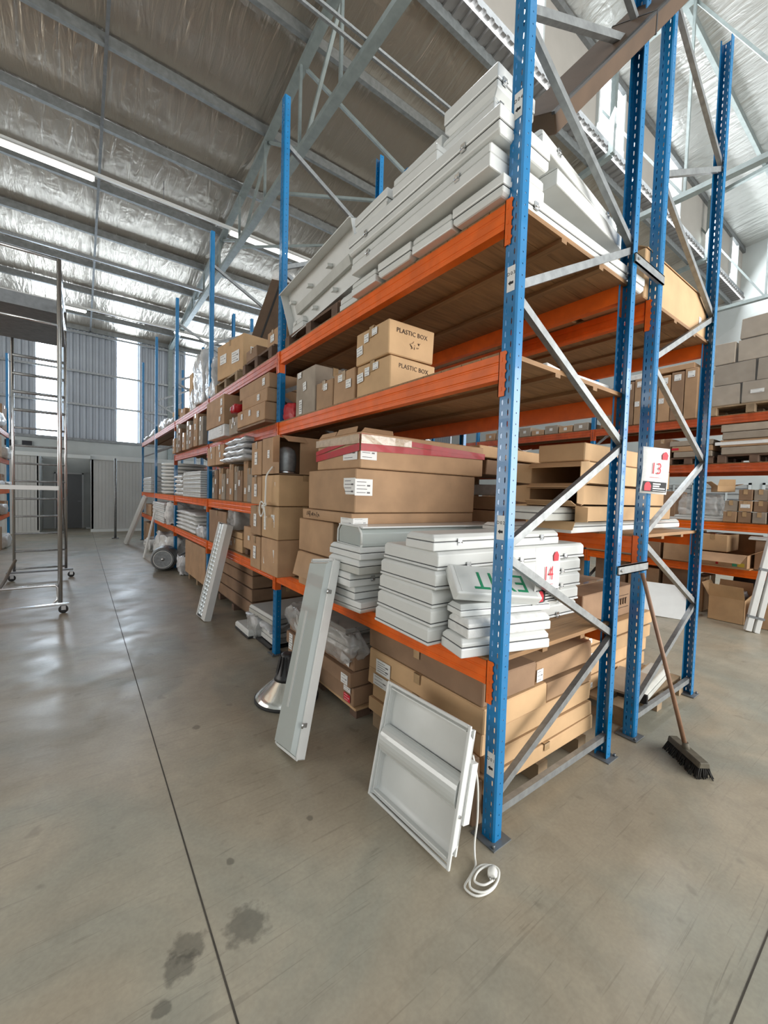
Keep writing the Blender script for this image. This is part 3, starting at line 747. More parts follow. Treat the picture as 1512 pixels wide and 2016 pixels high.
# ------------------------------------------------------------------ bay 1, floor: boxes on a pallet behind the end frame
pallet(.10, 1.06, .12, 1.12, 0, 'timber pallet on the floor under the nearest bay, inside the end frame', along='y')
P1 = [
 (.06, 1.13, .11, 1.12, .131, .222, 'card_light', 'long flat brown carton at the bottom of the pallet stack, right on the pallet', 's', [('w', .5, .5, .10, .05)]),
 (.07, 1.13, .12, 1.10, .224, .318, 'card_light', 'long tan carton second from the bottom of the near pallet stack', None, []),
 (.05, 1.12, .13, 1.13, .320, .437, 'card_light', 'long tan carton third from the bottom of the near pallet stack', 'x', [('w', .16, .45, .16, .07)]),
 (.04, .60, .12, 1.10, .439, .566, 'card_light', 'square edged tan carton in the fourth layer, directly behind the nearest blue post', 'x', [('w', .17, .3, .15, .09, LB(lines=5))]),
 (.61, 1.13, .13, 1.08, .439, .552, 'card', 'brown carton in the fourth layer beside the back upright', None, []),
 (.05, .49, .13, 1.13, .568, .715, 'card_dark', 'dark brown long carton on top of the near pallet stack, below the orange beam', 'x', []),
 (.50, 1.13, .14, 1.10, .568, .700, 'card', 'brown carton with a white recycling sticker on top of the near pallet stack', 'x', [('s', .06, .35, .06, .07, LB(lines=3))]),
]
for a in P1: carton(*a[:6], a[7], a[6], tape=('y' if a[8] == 's' else a[8]), st=a[9], group='cartons stacked on the near pallet', crush=.010)
carton(-.03, .045, .105, .30, .235, .36, 'crumpled brown carton end squeezed behind the leaning panel and the post', 'card_dark', tape=None, crush=.02)
carton(-.02, .05, .11, .28, .003, .228, 'upright dark brown carton on the floor behind the leaning white panel', 'card_dark', tape='x', crush=.012)
# second pallet: wrapped flat cartons with labels
pallet(.05, 1.08, 1.24, 2.34, 0, 'timber pallet on the floor under the shrink wrapped carton stack', along='x', m='pallet_dark', h=.08)
B = 'flat cartons in the shrink wrapped stack'
carton(.012, 1.0, 1.20, 2.36, .082, .10, 'loose sheet of corrugated board under the shrink wrapped cartons', 'card_light', tape=None, group=B)
for k, (a, z0, z1, lb, st) in enumerate((
    (.0, .102, .235, 'flat brown carton at the bottom of the wrapped stack with red and white stickers', [('w', .93, .35, .085, .055, LB(ink='paper', m='ink_red', lines=3)), ('w', .93, .86, .09, .05), ('w', .05, .9, .07, .08)]),
    (-.02, .237, .345, 'flat brown carton second in the wrapped stack with address stickers', [('w', .93, .45, .09, .07), ('w', .10, .5, .07, .10, LB(lines=4))]),
    (.01, .347, .455, 'flat brown carton third in the wrapped stack with a torn sticker', [('w', .90, .55, .12, .06, LB(rot=-.2)), ('w', .14, .6, .09, .04, LB(rot=-.4, lines=0))]))):
    carton(a, 1.04, 1.22+.01*k, 2.33, z0, z1, lb, 'card_dark', tape=None, st=st, group=B)
fitting(.50, 1.62, .457, 1.0, .62, .075, 'grey tray light fitting on top of the shrink wrapped cartons', rz=.02, m='grey_tray', lens='grey_tray', clips=0, group=None)
fitting(.52, 1.66, .534, .95, .55, .07, 'second grey tray fitting lying upside down on the wrapped stack', rz=-.03, m='grey_tray', lens='grey_tray', clips=0, flip=True, group=None)
lumpy(-.045, .12, 1.20, 2.30, .40, .60, 'crumpled clear plastic sheet hanging over the front of the flat cartons', 'bag_clear', amp=.03, freq=9, name='plastic_wrap', cat='plastic wrap', cuts=18)
cord([(-.06, 2.02, .57), (-.07, 1.98, .50), (-.07, 1.88, .455), (-.07, 1.76, .47), (-.07, 1.66, .53), (-.05, 1.60, .57)], .004, 'cable_white', 'loose_cable', label='white cable looping down inside the clear plastic wrap', cat='cable')

# ------------------------------------------------------------------ bay 1, lowest shelf: stack of white fittings
ords = ['bottom', 'second from bottom', 'middle', 'fourth from bottom', 'top']
zs = Z1+.0145
for k in range(5):
    L = 1.28; rz = -.055+random.uniform(-.012, .012)
    fitting(.51+random.uniform(-.012, .012)+.012*k, .545+random.uniform(-.006, .006), zs+k*.0935, L, .50, .0915, '%s of the five wide white battens stacked beside the nearest post' % ords[k], rz=rz, split=.16, clips=3, cham=.022)
zt = zs+5*.0935
fitting(.44, .46, zt, 1.05, .24, .085, 'narrow white batten lying alone on top of the wide batten stack', rz=-.06, clips=2)
fitting(.35, 1.18, zs, 1.0, .40, .075, 'open white tray at the bottom of the rear batten pile, tipped towards the aisle', rz=.06, clips=0, flip=True)
fitting(.36, 1.19, zs+.078, 1.0, .34, .08, 'white batten second in the rear pile beside the leaning fitting', rz=.0, clips=0)
fitting(.34, 1.19, zs+.160, 1.02, .36, .085, 'white batten third in the rear pile beside the leaning fitting', rz=-.03, clips=2)
fitting(.37, 1.16, zs+.247, 1.05, .38, .09, 'grey sided batten fourth in the rear pile beside the leaning fitting', rz=.02, clips=0, m='grey_tray')
fitting(.38, 1.15, zs+.339, 1.04, .40, .075, 'white batten under the clear tube fitting of the rear pile', rz=-.02, clips=0)
# clear lens batten on top
def clear_batten():
    r = empty('clear_lens_batten', (.50, 1.10, zs+.416), (0, 0, -.10)); tag(r, 'batten light with a clear ribbed lens and white end rim, topmost on the rear pile', 'light fitting', None)
    prof = [(-.17, .02), (-.165, .0), (.165, .0), (.17, .02), (.165, .085), (.13, .12), (-.13, .12), (-.165, .085)]
    m = MB(); m.prism(prof, -.60, .70, lambda u, v, t: (t, u, v)); m.build('lens', 'smoke_lens', r, bevel=.004)
    m = MB(); n = len(prof)
    rim = [(u*1.04, (v-.06)*1.08+.06) for u, v in prof]
    m.tube([(-.605, u, v) for u, v in rim+[rim[0]]], .007, 6); m.build('end_rim', 'white_plastic', r)
    for k in range(-6, 7, 3):
        m = MB(); m.bar((-.59, k*.02, .1195), (.69, k*.02, .1195), .004, .003); m.build('lens_rib', 'frost', r)
    m = MB(); m.box(-.60, -.176, .118, .70, .176, .128); m.build('cover', 'white_metal', r)
clear_batten()
# small fittings and the exit sign in front, behind the nearest post
S = 'small white emergency fittings behind the nearest post'
fitting(.16, .160, zs, .52, .19, .088, 'small white emergency light at the bottom of the short stack', rz=-.27, clips=0, group=S)
fitting(.18, .155, zs+.089, .50, .18, .085, 'bubble wrapped white emergency light in the middle of the short stack', rz=-.25, clips=0, group=S, m='white_soft', lens='white_soft')
fitting(.20, .175, zs+.176, .54, .13, .055, 'thin white diffuser bar lying under the exit sign', rz=-.28, clips=0, group=S, lens='frost')
def exit_sign():
    r = empty('exit_sign', (.15, .165, zs+.285), (radians(40), radians(6), radians(-20))); tag(r, 'white exit sign box with green letters lying upside down behind the nearest blue post', 'exit sign')
    m = MB(); m.box(-.24, -.055, -.03, .24, .125, .03); m.build('sign_box', 'white_plastic', r, bevel=.008, seg=2)
    m = MB(); m.box(-.215, -.045, .0302, .215, .115, .0312); m.build('sign_face', 'frost', r)
    t = text_bm('EXIT', .155, T(.02, .035, .0318) @ Matrix.Rotation(pi, 4, 'Z')); t.build('sign_letters', 'ink_green', r)
exit_sign()

# ------------------------------------------------------------------ bay 1, between lowest and third level: large cartons
G = 'large tan cartons on the lowest level'
carton(-.07, 1.05, 1.44, 2.0, 1.125, 1.388, 'large tan carton under the handwritten one in the tall carton pile', 'card', tape=None, group=G, sag=.006)
bigA = carton(-.08, 1.10, 1.42, 1.98, .85, 1.12, 'large tan carton at the bottom of the tall pile, behind the leaning fitting', 'card', tape=None, group=G, sag=.006)
flap(bigA, (-.592, -.28, .265), (-.592, .27, .265), (-.05, 0, -.18), 'card')
bigB = carton(-.09, 1.10, 1.16, 1.90, 1.392, 1.47, 'wide tan carton with black handwriting under the carton with two white labels', 'card', tape=None, st=[('w', .93, .30, .16, .04, LB(lines=2)), ('s', .06, .30, .12, .04, LB(lines=2))], group=G, sag=.008)
hw = MB()
rr = random.Random(5); x = 0
for k in range(9):
    x = -.28+k*.026
    hw.bar((-.5985, -x, .025+rr.uniform(-.006, .01)), (-.5985, -x-rr.uniform(-.012, .016), .055+rr.uniform(-.01, .01)), .002, .004)
    if k % 2: hw.bar((-.5985, -x, .045), (-.5985, -x-.02, .035), .002, .004)
hw.build('handwriting', 'ink_brown', bigB)
bigC = carton(-.08, 1.09, 1.14, 1.82, 1.472, 1.765, 'wide tan carton with one big white label folded round its corner', 'card', tape=None, st=[('w', .90, .60, .145, .11, LB(lines=4)), ('s', .058, .58, .14, .11, LB(lines=4))], group=G, sag=.010)
bigD = carton(-.06, 1.16, 1.12, 1.72, 1.768, 2.01, 'top tan carton wrapped with red and clear tape, below the third shelf', 'card', tape=None, group=G, sag=.006, st=[('w', .80, .42, .18, .09, LB(lines=3)), ('s', .055, .42, .13, .09, LB(lines=3))])
def band(parent, D, pts_w, pts_s, m, nm):
    """tape bands on west and south faces: (u0,v0,h0)->(u1,v1,h1)"""
    band.n = getattr(band, "n", 0)+1; za = .0068+.0013*band.n
    for face, (u0, v0, h0, u1, v1, h1) in (('w', pts_w), ('s', pts_s)):
        M, fw, fh = face_frame(face, *D); b = MB(); a = (u0-.5)*fw; c = (u1-.5)*fw
        P = [(a, v0*fh), (c, v1*fh), (c, v1*fh+h1), (a, v0*fh+h0)]
        V = [b.bm.verts.new(M @ Vector((p[0], p[1], z))) for z in (za, za+.0008) for p in P]
        for f in ((0, 1, 2, 3), (7, 6, 5, 4), (0, 4, 5, 1), (1, 5, 6, 2), (2, 6, 7, 3), (3, 7, 4, 0)): b.bm.faces.new([V[k] for k in f])
        b.build(nm, m, parent)
DD = (1.22, .60, .242)
band(bigD, DD, (0, .26, .045, 1, .46, .050), (0, .46, .050, 1, .58, .034), 'tape_red', 'red_tape')
band(bigD, DD, (0, .45, .030, 1, .76, .040), (0, .76, .040, 1, .64, .030), 'tape_red', 'red_tape')
band(bigD, DD, (0, .70, .05, 1, .66, .06), (0, .66, .06, .35, .70, .05), 'tape_clear', 'clear_tape')
flap(bigD, (-.605, .04, .238), (-.605, .28, .238), (.02, .0, .034), 'card')
flap(bigD, (-.60, -.296, .238), (-.34, -.296, .238), (.03, .03, .030), 'card')
flap(bigD, (-.605, -.24, .238), (-.605, .03, .238), (.035, .03, .048), 'card')
# the carton tower in front of the second post
TW = 'cartons of the tower in front of the second post'
tw = [(.851, 1.175), (1.177, 1.468), (1.470, 1.745), (1.747, 2.075)]
for k, (a, b) in enumerate(tw):
    st = [('w', .30, .45, .09, .12, LB(lines=3, rot=.06)), ('w', .72, .55, .08, .11, LB(lines=3))] if k < 3 else [('w', .40, .5, .06, .08)]
    if k < 3:
        carton(-.165, .34, 2.215, 2.61, a, b, '%s carton of the tower, aisle side column nearest the camera' % ['bottom', 'second', 'third'][k], 'card_light' if k else 'card', tape='y', st=st, group=TW, sag=.01)
    carton(-.17, -.005 if False else -.012, 2.625, 2.90, a, b-.01, '%s narrow carton of the tower, on its far side against the post' % ['bottom', 'second', 'third', 'topmost'][k], 'card', tape='x', st=[('w', .5, .5, .07, .12)], group=TW)
def torn_carton():
    hx, hy, dz, t = .2475, .1975, .33, .004
    o = None; m = MB()
    m.box(-hx, -hy, 0, hx, hy, t); m.box(-hx, -hy, 0, -hx+t, hy, dz); m.box(hx-t, -hy, 0, hx, hy, dz); m.box(-hx, hy-t, 0, hx, hy, dz); m.box(-.055, -hy, 0, hx, -hy+t, dz); m.box(-hx, -hy+.12, dz-t, hx, hy, dz)
    o = m.build('open_cardboard_box', 'card', None, loc=(.0825, 2.4125, 1.747)); tag(o, 'torn open carton at the tower top showing a shiny grey lamp shade', 'cardboard box', TW)
    flap(o, (-hx, -hy, .10), (-hx, -hy, dz), (-.075, -.045, -.02), 'card')
    flap(o, (-hx+.02, -hy, dz), (-.02, -hy, dz), (.03, -.05, -.05), 'card')
    sticker(o, 'w', (2*hx, 2*hy, dz), .4, .55, .05, .07, seed=2)
torn_carton()
def shade():
    r = empty('spun_metal_lamp', (-.055, 2.325, 1.752)); tag(r, 'round grey spun metal lamp sitting in the torn open carton', 'lamp')
    m = MB(); m.lathe([(.075, .0), (.08, .02), (.09, .10), (.088, .17), (.075, .21), (.04, .235), (.02, .24)], 32); m.build('lamp_shade', 'galv', r)
    m = MB(); m.lathe([(.080, .0), (.092, .005), (.092, .02), (.080, .03)], 32, cap=False); m.build('shade_rim', 'chrome', r, solid=.002)
    cord([(x-.05, y, zz) for x, y, zz in [(-.07, -.0, .06), (-.115, .02, -.02), (-.118, .03, -.12), (-.118, .035, -.22), (-.12, .04, -.27), (-.125, .12, -.25), (-.125, .16, -.32), (-.125, .12, -.38), (-.125, .06, -.34), (-.13, .035, -.28), (-.135, -.01, -.255), (-.135, -.02, -.275), (-.13, .03, -.285), (-.125, .09, -.28), (-.125, .08, -.305), (-.13, .04, -.28), (-.125, .02, -.36), (-.12, .02, -.47)]], .0075, 'cable_white', 'lamp_cable', r)
shade()

# ------------------------------------------------------------------ bay 1, third level: plastic box cartons
PB = 'plastic box cartons on the third shelf'
z = Z3+.0135
for k, (za, zb) in enumerate(((z, z+.215), (z+.217, z+.435))):
    c = carton(.02-.01*k, .41-.02*k, .93, 1.32-.0*k, za, zb, ['lower', 'upper'][k]+' carton printed PLASTIC BOX on the third shelf', 'card_light', tape='x', rz=.0-.03*k, group=PB, crush=.008,
               st=[('w', .60, .80, .06, .045, LB(lines=2)), ('w', .35, .72, .055, .055, LB(lines=3)), ('w', .14, .42 if k else .60, .075, .06, LB(lines=3, rot=.08))])
    t = text_bm('PLASTIC BOX', .040, T(0, -.1925, .155) @ FY @ Matrix.Scale(1, 4), spacing=1.05); t.build('printed_text', 'ink_brown', c)
    if k:
        g = MB(); rr = random.Random(4)
        for i in range(12):
            x = rr.uniform(-.02, .06); zz = rr.uniform(.07, .115); g.bar((x, -.1922, zz), (x+rr.uniform(-.02, .02), -.1922, zz+rr.uniform(-.02, .02)), .003, .0015)
        g.build('printed_symbol', 'ink_brown', c)
carton(.03, .45, 1.36, 1.66, z, z+.235, 'brown taped carton just left of the plastic box cartons', 'card', tape='x', st=[('w', .35, .8, .06, .05), ('w', .75, .55, .07, .06)], tm='tape_clear')
carton(.03, .44, 1.67, 1.95, z, z+.225, 'brown carton with crumpled clear tape beside the tall carton', 'card', tape='x', st=[('w', .6, .75, .06, .05)], tm='tape_clear')
carton(.03, .42, 1.97, 2.34, z, z+.395, 'tall brown carton at the left end of the third shelf', 'card_grey', tape='y', st=[('w', .5, .62, .06, .07, LB(rot=.15)), ('w', .22, .9, .07, .05), ('w', .3, .2, .055, .12, LB(lines=5))])
lumpy(.02, .22, 2.37, 2.60, z, z+.15, 'small parcel bound with shiny red tape beside the second post', 'tape_red', amp=.02, freq=8, name='red_taped_parcel', cat='parcel')
carton(.25, .60, 2.36, 2.60, z, z+.24, 'small brown carton behind the red taped parcel', 'card_dark', tape='x')
pk = carton(.62, 1.10, .10, .30, z, z+.05, 'flat bubble wrapped packet on the third shelf edge beside the first brace', 'white_soft', tape=None, name='flat_packet', cat='packet', crush=.015)
pk2 = carton(.45, .60, .12, .38, z, z+.07, 'small crumpled clear wrapped packet on the third shelf edge', 'white_soft', tape=None, name='flat_packet', cat='packet', crush=.02)
carton(.06, .42, .14, .86, z, z+.006, 'loose sheet of brown board lying on the third shelf', 'card', tape=None, name='cardboard_sheet', cat='cardboard sheet')

# ------------------------------------------------------------------ bay 1, top level: white battens
z = Z4+.0135
R = 'white battens piled on the top shelf'
for k, (ya, yb) in enumerate(((.05, .36), (.375, .675), (.69, 1.0), (1.02, 1.30))):
    fitting(.655, (ya+yb)/2, z, 1.41, yb-ya, .088, 'white batten lying across the top shelf, %s from the near end in the lowest row' % ['first', 'second', 'third', 'fourth'][k], flip=(k % 2 == 0), clips=2, group=R, rz=random.uniform(-.01, .01), cham=.022)
z2 = z+.105
fitting(.10, .66, z2, 1.15, .40, .115, 'long white batten parallel to the orange beam, second layer of the top pile', along='y', group=R, rz=-.015, flip=False, cham=.02)
fitting(.70, .95, z2, .85, .38, .11, 'wide white batten in the second layer behind the front long one', along='x', group=R, rz=.0, flip=False)
fitting(.09, .66, z2+.127, 1.22, .38, .115, 'long white batten with black edge strips, third layer of the top pile', along='y', group=R, rz=.0, flip=True, cham=.02)
fitting(.74, .44, z2+.117, .82, .72, .10, 'wide white tray seen from below, jutting over the end of the top pile', along='x', group=R, rz=.06, clips=0, split=.75)
fitting(.70, .27, z2+.247, .98, .32, .09, 'white batten lying on the wide tray at the end of the top pile', along='x', group=R, rz=.10, clips=2)
z3 = z2+.245
fitting(.50, .635, z3+.002, 1.20, .35, .10, 'white batten across the pile, fourth layer', along='x', group=R, rz=.03, cham=.02)
fitting(.48, 1.02, z3+.002, 1.15, .36, .10, 'white batten across the pile beyond the fourth layer one', along='x', group=R, rz=-.02, flip=True)
fitting(.150, .34, z3+.105, .30, .34, .075, 'white batten just under the topmost one of the pile', along='x', group=R, rz=.0, cham=.02)
fitting(.150, .33, z3+.183, .30, .34, .13, 'topmost white batten, standing out high over the pile', along='x', group=R, rz=.02, flip=True, cham=.035)
fitting(.60, .68, z3+.105, 1.15, .30, .145, 'thick white batten one step down from the topmost one', along='x', group=R, rz=-.01, flip=True, cham=.035)
fitting(.56, 1.02, z3+.105, 1.1, .26, .11, 'white batten with a shiny end near the far side of the pile', along='x', group=R, rz=.03)
# leaning long carton at the top, held against the end frame
def leaning_carton():
    L = 2.1; r = empty('long_cardboard_box', (.41, .095, 3.44)); tag(r, 'very long dark brown carton with a black taped seam leaning up through the end frame', 'cardboard box')
    a = Vector((1.02, 0, 1.24)).normalized(); b = Vector((0, .35, .15)).normalized(); c = a.cross(b)
    r.matrix_world = Matrix.Translation((.335, .095, 3.505)) @ Matrix((a, b, c)).transposed().to_4x4() @ Matrix.Translation((0, .12, -.10))
    m = MB(); m.box(0, -.12, .0, L, .12, .10); m.build('carton_body', 'card_brown', r, bevel=.006)
    m = MB(); m.box(-.002, -.1215, .088, L+.002, -.104, .1015); m.build('seam_tape', 'black_plastic', r)
    for x in (1.05,):
        m = MB(); m.box(x, -.1225, -.002, x+.012, .1225, .1025); m.build('strap', 'black_plastic', r)
leaning_carton()
# top level, bay 1 far end: bulkhead and louvre trays on a pallet
z = Z4+.0135
pallet(.03, 1.0, 1.62, 2.60, z, 'dark timber pallet on the top shelf near the second post', m='pallet_dark', along='x')
def louvre_tray(x, y, z, rot, L, Wd, label):
    r = empty('louvre_light', (x, y, z), rot); tag(r, label, 'light fitting', 'bare fluorescent trays on the top shelf')
    m = MB(); m.box(-L/2, -Wd/2, 0, L/2, Wd/2, .012); 
    for s in (-1, 1): m.box(-L/2, s*Wd/2-(.006 if s > 0 else 0), 0, L/2, s*Wd/2+(.006 if s < 0 else 0), .10)
    m.box(-L/2, -Wd/2, 0, -L/2+.006, Wd/2, .085); m.box(L/2-.006, -Wd/2, 0, L/2, Wd/2, .085); m.build('tray', 'white_metal', r)
    for k in range(4):
        for s in (-.09, .09):
            m = MB(); xx = -L/2+.1+k*(L-.2)/3; m.box(xx-.02, s-.012, .012, xx+.02, s+.012, .06); m.build('lamp_holder', 'white_plastic', r)
    m = MB(); m.box(-L/2+.15, -.035, .012, L/2-.15, .035, .05); m.build('ballast_cover', 'grey_tray', r)
louvre_tray(.10, 1.96, z+.355, (radians(-104), radians(4), radians(90)), 1.22, .40, 'bare white fluorescent tray tilted on its side on the top shelf pallet')
louvre_tray(.62, 2.00, z+.26, (radians(-25), radians(2), radians(92)), 1.2, .4, 'second bare fluorescent tray behind the tilted one on the top shelf')
fitting(.24, 1.47, z, .42, .24, .12, 'small white box shaped fitting beside the near end of the dark pallet', clips=0, group=None)
fitting(.22, 2.42, z+.135, .30, .22, .12, 'small white driver box at the far end of the dark pallet', clips=0, group=None)
carton(.12, .50, 1.40, 2.1, z+.50, z+.62, 'flattened brown wrapped parcel on top of the fluorescent trays', 'card_dark', tape='y', rz=.2, crush=.03)
lumpy(.10, .45, 1.6, 2.2, z+.62, z+.70, 'torn grey plastic bag on the parcel above the trays', 'bag_white', amp=.03, freq=7, name='plastic_bag', cat='plastic bag')
# bay 2 and beyond, top level
pallet(.0, 1.0, 2.85, 3.75, z, 'timber pallet on the top shelf just beyond the second post', m='pallet_dark', along='x')
pallet(.0, 1.0, 3.95, 4.95, z, 'timber pallet carrying the labelled carton on the top shelf', along='x')
carton(.02, .80, 4.0, 4.80, z+.135, z+.58, 'large tan carton with two big white labels leaning on the top shelf pallet', 'card_light', tape='x', rz=.12, st=[('w', .72, .45, .22, .14, LB(lines=4)), ('w', .25, .55, .20, .12, LB(lines=3)), ('s', .28, .5, .26, .15, LB(lines=4))])
carton(.10, .60, 2.95, 3.25, z+.135, z+.36, 'small brown carton on the pallet next to the second post', 'card', tape='x', st=[('w', .5, .6, .1, .07)])
carton(.02, .5, 3.35, 3.7, z+.135, z+.26, 'low brown carton between the two top shelf pallets', 'card_dark', tape='x')
carton(.10, .28, 2.74, 2.84, z, z+.62, 'slim upright carton standing beside the second post on the top shelf', 'card', tape='y')
def lean2():
    r = empty('long_cardboard_box', (.42, 4.45, z+.62)); tag(r, 'long dark brown carton standing tilted behind the labelled carton, pointing at the roof', 'cardboard box')
    a = Vector((.30, -.10, 1)).normalized(); n = Vector((-.75, -.65, 0)); n = (n-a*n.dot(a)).normalized(); b = n.cross(a)
    r.matrix_world = Matrix.Translation((.42, 4.45, z+.62)) @ Matrix((a, b, n)).transposed().to_4x4()
    m = MB(); m.box(0, -.15, -.14, 1.0, .15, 0); m.build('carton_body', 'card_brown', r, bevel=.005)
    m = MB(); m.box(-.001, -.014, .0005, 1.001, .014, .003); m.build('bottom_tape', 'black_plastic', r)
    m = MB(); m.box(.96, -.165, -.155, 1.10, .165, .015); m.build('padded_end', 'white_soft', r, bevel=.02)
lean2()
for k, (x0, x1, y0, y1, h, lb) in enumerate(((.0, .45, 5.05, 5.55, .55, 'silvery plastic wrapped bundle stacked on the top shelf next to the labelled carton'), (-.02, .40, 5.60, 6.20, .80, 'tallest silvery plastic wrapped bundle on the top shelf'), (.05, .5, 6.3, 6.8, .38, 'low silvery wrapped bundle beyond the tallest one'))):
    lumpy(x0, x1, y0, y1, z, z+h, lb, 'bag_white', amp=.05, freq=5, seedv=k, group='silvery wrapped bundles on the top shelf')
carton(.1, .5, 6.9, 7.15, z, z+.75, 'upright tan carton standing beyond the wrapped bundles', 'card_light', tape='y')
carton(.05, .5, 7.25, 7.75, z, z+.18, 'flat tan carton near the fourth post on the top shelf', 'card', tape='x')
for k, (a, b, h) in enumerate(((8.1, 8.9, .12), (9.0, 9.9, .22), (10.7, 11.6, .15), (11.8, 12.6, .10))):
    lumpy(.0, .7, a, b, z, z+h, 'low grey wrapped bundle lying on the far top shelf, %s from the camera' % ['first', 'second', 'third', 'fourth'][k], 'bag_white', amp=.03, freq=5, seedv=k+5, group='low bundles on the far top shelf', cuts=8)
carton(.1, .6, 8.2, 8.8, z+.16, z+.30, 'tan carton lying on the first low bundle of the far top shelf', 'card_light', tape='x')
carton(.05, .45, 10.1, 10.4, z, z+.22, 'small tan carton by the fifth post on the far top shelf', 'card_light', tape='x')

# bay 2 and 3, third level
z = Z3+.0135
G3 = 'long cartons on the third level of the second bay'
carton(-.10, .80, 2.74, 3.62, z, z+.025, 'thick board sheet under the long cartons on the third level', 'card_dark', tape=None, group=G3)
carton(-.10, .80, 2.76, 3.60, z+.027, z+.205, 'lower long carton with clear tape beside the second post, third level', 'card', tape='y', st=[('w', .2, .6, .06, .06), ('w', .5, .65, .06, .06), ('w', .8, .4, .06, .06)], group=G3, tm='tape_clear')
carton(-.08, .80, 2.76, 3.50, z+.207, z+.34, 'middle long carton with a dark hand hole, third level of the second bay', 'card', tape='y', st=[('w', .7, .5, .07, .06)], group=G3, tm='tape_clear')
carton(-.06, .80, 2.76, 3.66, z+.342, z+.49, 'upper long carton touching the top beam, second bay', 'card', tape=None, st=[('w', .85, .5, .07, .07)], group=G3)
lumpy(-.14, .05, 3.55, 3.72, z+.20, z+.30, 'scrap of red and white wrapping at the end of the middle long carton', 'tape_red', amp=.02, freq=14, name='wrapping_scrap', cat='wrapping scrap', cuts=6)
carton(-.05, .6, 3.75, 4.1, z, z+.20, 'small grey brown carton between the long cartons and the tall one, third level', 'card_grey', tape='x', st=[('w', .4, .5, .05, .05), ('w', .7, .6, .05, .04)])
carton(-.10, .7, 4.12, 4.90, z, z+.15, 'flat white wrapped carton under the reddish brown one, third level', 'white_soft', tape=None, st=[('w', .8, .5, .14, .09)])
carton(-.10, .7, 4.14, 5.0, z+.152, z+.52, 'large reddish brown carton with a column of labels, third level', 'card', tape=None, st=[('w', .88, .75, .08, .08), ('w', .88, .45, .08, .08), ('w', .80, .2, .07, .06)])
nn = ['first', 'second', 'third', 'fourth', 'fifth', 'sixth', 'seventh', 'eighth', 'ninth', 'tenth', 'eleventh', 'twelfth', 'thirteenth', 'fourteenth']
for k in range(8):
    y = 5.38+k*.30; h = [.42, .50, .36, .46, .30, .40, .52, .28][k]
    carton(-.06-.01*(k % 3), .45, y, y+.27, z, z+h, '%s small upright carton in the third bay row, third level, counted from the camera' % nn[k], ['card_grey', 'card', 'card_dark'][k % 3], tape='x', st=[('w', .5, .6, .08, .09), ('w', .4, .25, .07, .05)], group='small cartons of the third bay, third level', tm='tape_clear')

# bay 2, second level: row of upright cartons with more laid on top
z = Z2+.0135
G2 = 'upright cartons on the second level of the second bay'
y = 2.98; k = 0
hs = [.40, .44, .38, .50, .36, .42, .45, .40, .34, .42, .40, .30]
while y < 5.2 and k < 12:
    w = [.17, .15, .19, .16, .20, .15, .17, .18, .16, .19, .17, .16][k]
    carton(-.02+.012*(k % 2), .55, y, min(y+w-.006, 5.2), z, z+hs[k], '%s upright carton from the camera in the second level row of the second bay' % nn[k], ['card', 'card_grey', 'card_dark'][(k*5) % 3], tape='x', st=[('w', .5, [.25, .6, .4][k % 3], .06, .07, LB(lines=2))], group=G2)
    y += w; k += 1
for k, (a, b) in enumerate(((4.35, 4.75), (4.77, 5.18))): carton(-.04, .5, a, b, z+.46, z+.72, '%s laid on top of the upright row, second bay' % ['carton with shiny tape', 'carton beside the third post'][k], 'card', tape='x', tm='tape_clear', st=[('w', .6, .5, .05, .07)])
for k in range(4):
    lumpy(-.12+.01*k, .40, 3.30+.02*(k % 2), 4.20-.04*k, z+.46+k*.068, z+.52+k*.068, '%s grey bubble wrapped panel of the pile on the upright cartons' % ['bottom', 'second', 'third', 'topmost'][k], 'bag_white', amp=.015, freq=10, group='bubble wrapped panels on the second level', name='film_wrapped_light', cat='wrapped panel', seedv=k, cuts=10)
# bay 2, lowest level
z = Z1+.0135
pallet(.05, .9, 3.0, 3.72, z, 'low pallet on the lowest level behind the carton tower', m='pallet_dark', along='x', h=.08)
G1 = 'cartons on the lowest level of the second bay'
carton(.02, .6, 3.05, 3.7, z+.082, z+.34, 'brown carton on the lowest level left of the tower', 'card', tape='x', group=G1, st=[('w', .3, .5, .06, .05)])
carton(.02, .6, 3.75, 4.3, z, z+.16, 'low tan carton with a white corner label on the lowest level', 'card_light', tape='x', group=G1, st=[('w', .2, .5, .10, .06)])
carton(.03, .6, 3.78, 4.28, z+.162, z+.24, 'shallow tan carton on the low labelled one', 'card_light', tape=None, group=G1)
carton(.06, .62, 3.1, 3.62, z+.342, z+.52, 'dark carton under the second level beam left of the tower', 'card_dark', tape='x', group=G1)
carton(.0, .6, 4.35, 5.2, z, z+.46, 'large plain brown carton beside the third post on the lowest level', 'card_dark', tape='x', group=G1)
lumpy(.0, .25, 4.0, 4.3, z+.25, z+.50, 'clear plastic bag with dark contents on the lowest level', 'bag_clear', amp=.03, freq=9, name='plastic_bag', cat='plastic bag', cuts=8)
